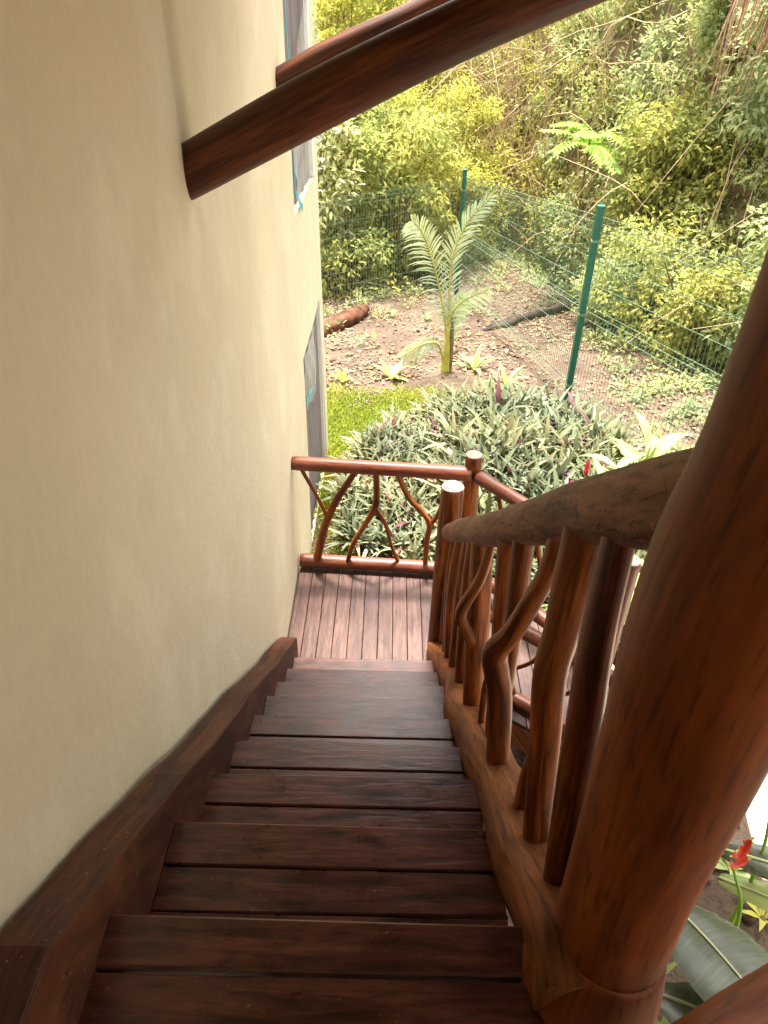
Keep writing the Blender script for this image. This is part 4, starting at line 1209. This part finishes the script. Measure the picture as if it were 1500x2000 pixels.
strap_plant("ginger_plant", "lime ginger plant beside the white topped walkway post", "plant", 1.85, 3.85, .02, 14, .40, .095, M_BIG, seed=7, stalk=.75, el=(.0, 1.0))
strap_plant("ginger_plant", "light green ginger plant with a red flower above the handrail", "plant", 1.98, 5.2, .08, 15, .42, .10, M_BIG, seed=8, stalk=.66, el=(.2, 1.1))
M_RED = leafmat("red_bract", [(.55, .03, .05), (.66, .06, .10), (.45, .02, .03)], rough=.4, trans=.2)
M_REDO = leafmat("heliconia_bract", [(.60, .05, .02), (.52, .03, .02), (.62, .12, .03)], rough=.35, trans=.15)
M_YTIP = leafmat("bract_tip", [(.62, .45, .05), (.5, .42, .08)], rough=.4, trans=.2)
fl = thing("ginger_flower", (1.80, 5.45, .05), "red cone shaped ginger flower just above the handrail", "flower")
log("stem", [(1.80, 5.45, .05), (1.795, 5.47, .50)], [.008, .007], M_L5, fl, segs=6, bevel=0)
g = random.Random(4)
for i in range(26):
    t = i / 26; az = i * 2.4
    mb = MB(); blade(mb, (1.795 + math.cos(az) * .010, 5.47 + math.sin(az) * .010, .50 + .15 * t), az, .95 + .35 * t, .055 * (1 - .45 * t), .034, -.3, 0, seg=3, vfold=.3)
    mb.build("bract", M_RED, fl)

# heliconia at the lower right
def big_leaf(name, p0, p1, W, parent, sag, m, nrm, seed=0, seg=16, wid=10):
    """broad paddle leaf with midrib and slightly torn, pleated blade"""
    g = random.Random(seed)
    p0, p1 = Vector(p0), Vector(p1); ax = p1 - p0; L = ax.length; t = ax.normalized(); s = t.cross(Vector(nrm)).normalized(); up = s.cross(t).normalized()
    mb = MB()
    for i in range(seg + 1):
        u = i / seg
        w = W * .5 * (math.sin(math.pi * min(1, u * .93 + .07)) ** .55)
        c = p0 + ax * u + up * (sag * 4 * u * (1 - u)) - up * (sag * .6 * u * u)
        for k in range(-wid, wid + 1):
            q = k / wid
            pleat = .006 * math.sin(u * 60 + abs(q) * 14)
            mb.v.append(tuple(c + s * (q * w) - t * (abs(q) * w * .25) * -1 + up * (abs(q) * w * .28 - q * q * w * .35 + pleat * abs(q))))
    n = 2 * wid + 1
    for i in range(seg):
        for k in range(n - 1):
            a = i * n + k
            mb.face((a, a + 1, a + n + 1, a + n), [(k / n, i / seg), ((k + 1) / n, i / seg), ((k + 1) / n, (i + 1) / seg), (k / n, (i + 1) / seg)])
    o = mb.build(name, m, parent)
    mr = MB(); pts = [p0 + ax * u + up * (sag * 4 * u * (1 - u) - sag * .6 * u * u + .004) for u in np.linspace(0, 1, 7)]
    tube(mr, [tuple(p) for p in pts], list(np.linspace(.009, .003, 7)), segs=6, n=14, bevel=0, rough=.02)
    mr.build("midrib", M_RIB, o)
    return o
def heli_mat():
    m, nt, out = newmat("heliconia_leaf")
    uv = nd(nt, "ShaderNodeUVMap")
    sep = nd(nt, "ShaderNodeSeparateXYZ"); nt.links.new(uv.outputs[0], sep.inputs[0])
    mp = nd(nt, "ShaderNodeMapping"); mp.inputs['Scale'].default_value = (1.2, 26, 1)
    nt.links.new(uv.outputs[0], mp.inputs[0])
    n1 = nd(nt, "ShaderNodeTexNoise", i_Scale=1.6, i_Detail=4.0); nt.links.new(mp.outputs[0], n1.inputs[0])
    r = ramp(nt, n1.outputs[0], [(.3, (.058, .072, .040)), (.5, (.085, .098, .060)), (.7, (.12, .132, .088))])
    n2 = nd(nt, "ShaderNodeTexNoise", i_Scale=3.0, i_Detail=3.0); nt.links.new(uv.outputs[0], n2.inputs[0])
    r2 = ramp(nt, n2.outputs[0], [(.35, (.7, .72, .68)), (.65, (1.15, 1.15, 1.2))])
    c = mixc(nt, r.outputs[0], r2.outputs[0], .8, 'MULTIPLY')
    bs = nd(nt, "ShaderNodeBsdfPrincipled", i_Roughness=.34); nt.links.new(c, bs.inputs['Base Color'])
    b = nd(nt, "ShaderNodeBump"); b.inputs['Strength'].default_value = .35; b.inputs['Distance'].default_value = .004
    nt.links.new(n1.outputs[0], b.inputs['Height']); nt.links.new(b.outputs[0], bs.inputs['Normal'])
    t = nd(nt, "ShaderNodeBsdfTranslucent"); nt.links.new(c, t.inputs[0])
    mx = nd(nt, "ShaderNodeMixShader"); mx.inputs[0].default_value = .2
    nt.links.new(bs.outputs[0], mx.inputs[1]); nt.links.new(t.outputs[0], mx.inputs[2])
    nt.links.new(mx.outputs[0], out.inputs[0])
    return m
M_HELI = heli_mat()
M_RIB = plain("leaf_rib", (.36, .38, .20), rough=.5, var=.1)
hel = thing("heliconia", (1.75, 1.55, 0), "large leaved heliconia with red and yellow flowers at the lower right", "plant")
big_leaf("leaf", (1.33, 1.62, .62), (1.56, 1.05, .78), .40, hel, .03, M_HELI, (.15, -.25, 1), seed=1)
big_leaf("leaf", (1.18, 1.28, .55), (1.75, 1.00, .60), .34, hel, .03, M_HELI, (0, .35, 1), seed=2)
big_leaf("leaf", (1.66, 1.90, .60), (2.35, 1.66, .60), .17, hel, .04, M_HELI, (0, -.4, 1), seed=3)
big_leaf("leaf", (1.70, 1.86, .40), (2.15, 1.60, .45), .13, hel, .03, M_BIG, (0, -.3, 1), seed=4)
big_leaf("leaf", (1.75, 1.6, .2), (1.15, 1.1, .35), .16, hel, .03, M_BIG, (0, -.2, 1), seed=5)
log("stem", [(1.75, 1.62, 0), (1.70, 1.66, .5), (1.585, 1.69, .81)], [.012, .009, .006], M_L5, hel, segs=8, bevel=0)
def heli_flower(c, seed, n=7, size=.085):
    g = random.Random(seed)
    c = Vector(c)
    for i in range(n):
        az = (i % 2) * math.pi + .5 + g.uniform(-.3, .3); hgt = .026 * i
        p = c + Vector((math.cos(az) * .01, math.sin(az) * .01, hgt))
        mb = MB(); blade(mb, tuple(p), az, .25 + .08 * i, size * (1 - .07 * i), .046, -.5, 0, seg=5, vfold=.55)
        b_ = mb.build("bract", M_REDO, hel)
        el_ = .45 + .08 * i; e = p + Vector((math.cos(az) * math.cos(el_), math.sin(az) * math.cos(el_), math.sin(el_))) * size * (1 - .07 * i) * .85
        mb = MB(); blade(mb, tuple(e), az, .55, size * .42, .016, -.2, 0, seg=2, vfold=.5)
        mb.build("bract_tip", M_YTIP, b_)
heli_flower((1.585, 1.69, .82), 1, size=.07)
heli_flower((1.80, 1.92, .98), 2, size=.11)
log("stem", [(1.80, 1.75, 0), (1.84, 1.85, .6), (1.80, 1.92, .99)], [.012, .009, .006], M_L5, hel, segs=8, bevel=0)
strap_plant("garden_plant", "yellow green seedling on the soil under the red heliconia flower", "plant", 1.98, 2.12, 0, 9, .16, .05, M_BIG, seed=11)
strap_plant("garden_plant", "yellowing seedling at the right edge below the patio", "plant", 2.05, 1.86, 0, 9, .17, .04, leafmat("yellow_seedling", [(.42, .40, .06), (.36, .38, .08)]), seed=12)
strap_plant("garden_plant", "arching grassy plant at the foot of the thick foreground post", "plant", 1.22, 1.45, 0, 16, .42, .05, M_BIG, seed=13, el=(.5, 1.4))
# stones in the soil at the lower right
for i in range(12):
    g = random.Random(600 + i)
    x, y = g.uniform(1.7, 2.3), g.uniform(1.6, 2.4); r = g.uniform(.012, .035)
    mb = MB(); C, _ = tube(mb, [(x - r, y, r * .5), (x, y + r * .1, r * .55), (x + r, y, r * .5)], [r * .4, r * .8, r * .4], segs=7, n=6, rough=.25, lump=.2, bevel=.3, seed=i)
    o = mb.build("stone", M_SOIL)
    tag(o, "small brown stone on the soil between the heliconia leaves", "stone", "stones in the lower right soil")
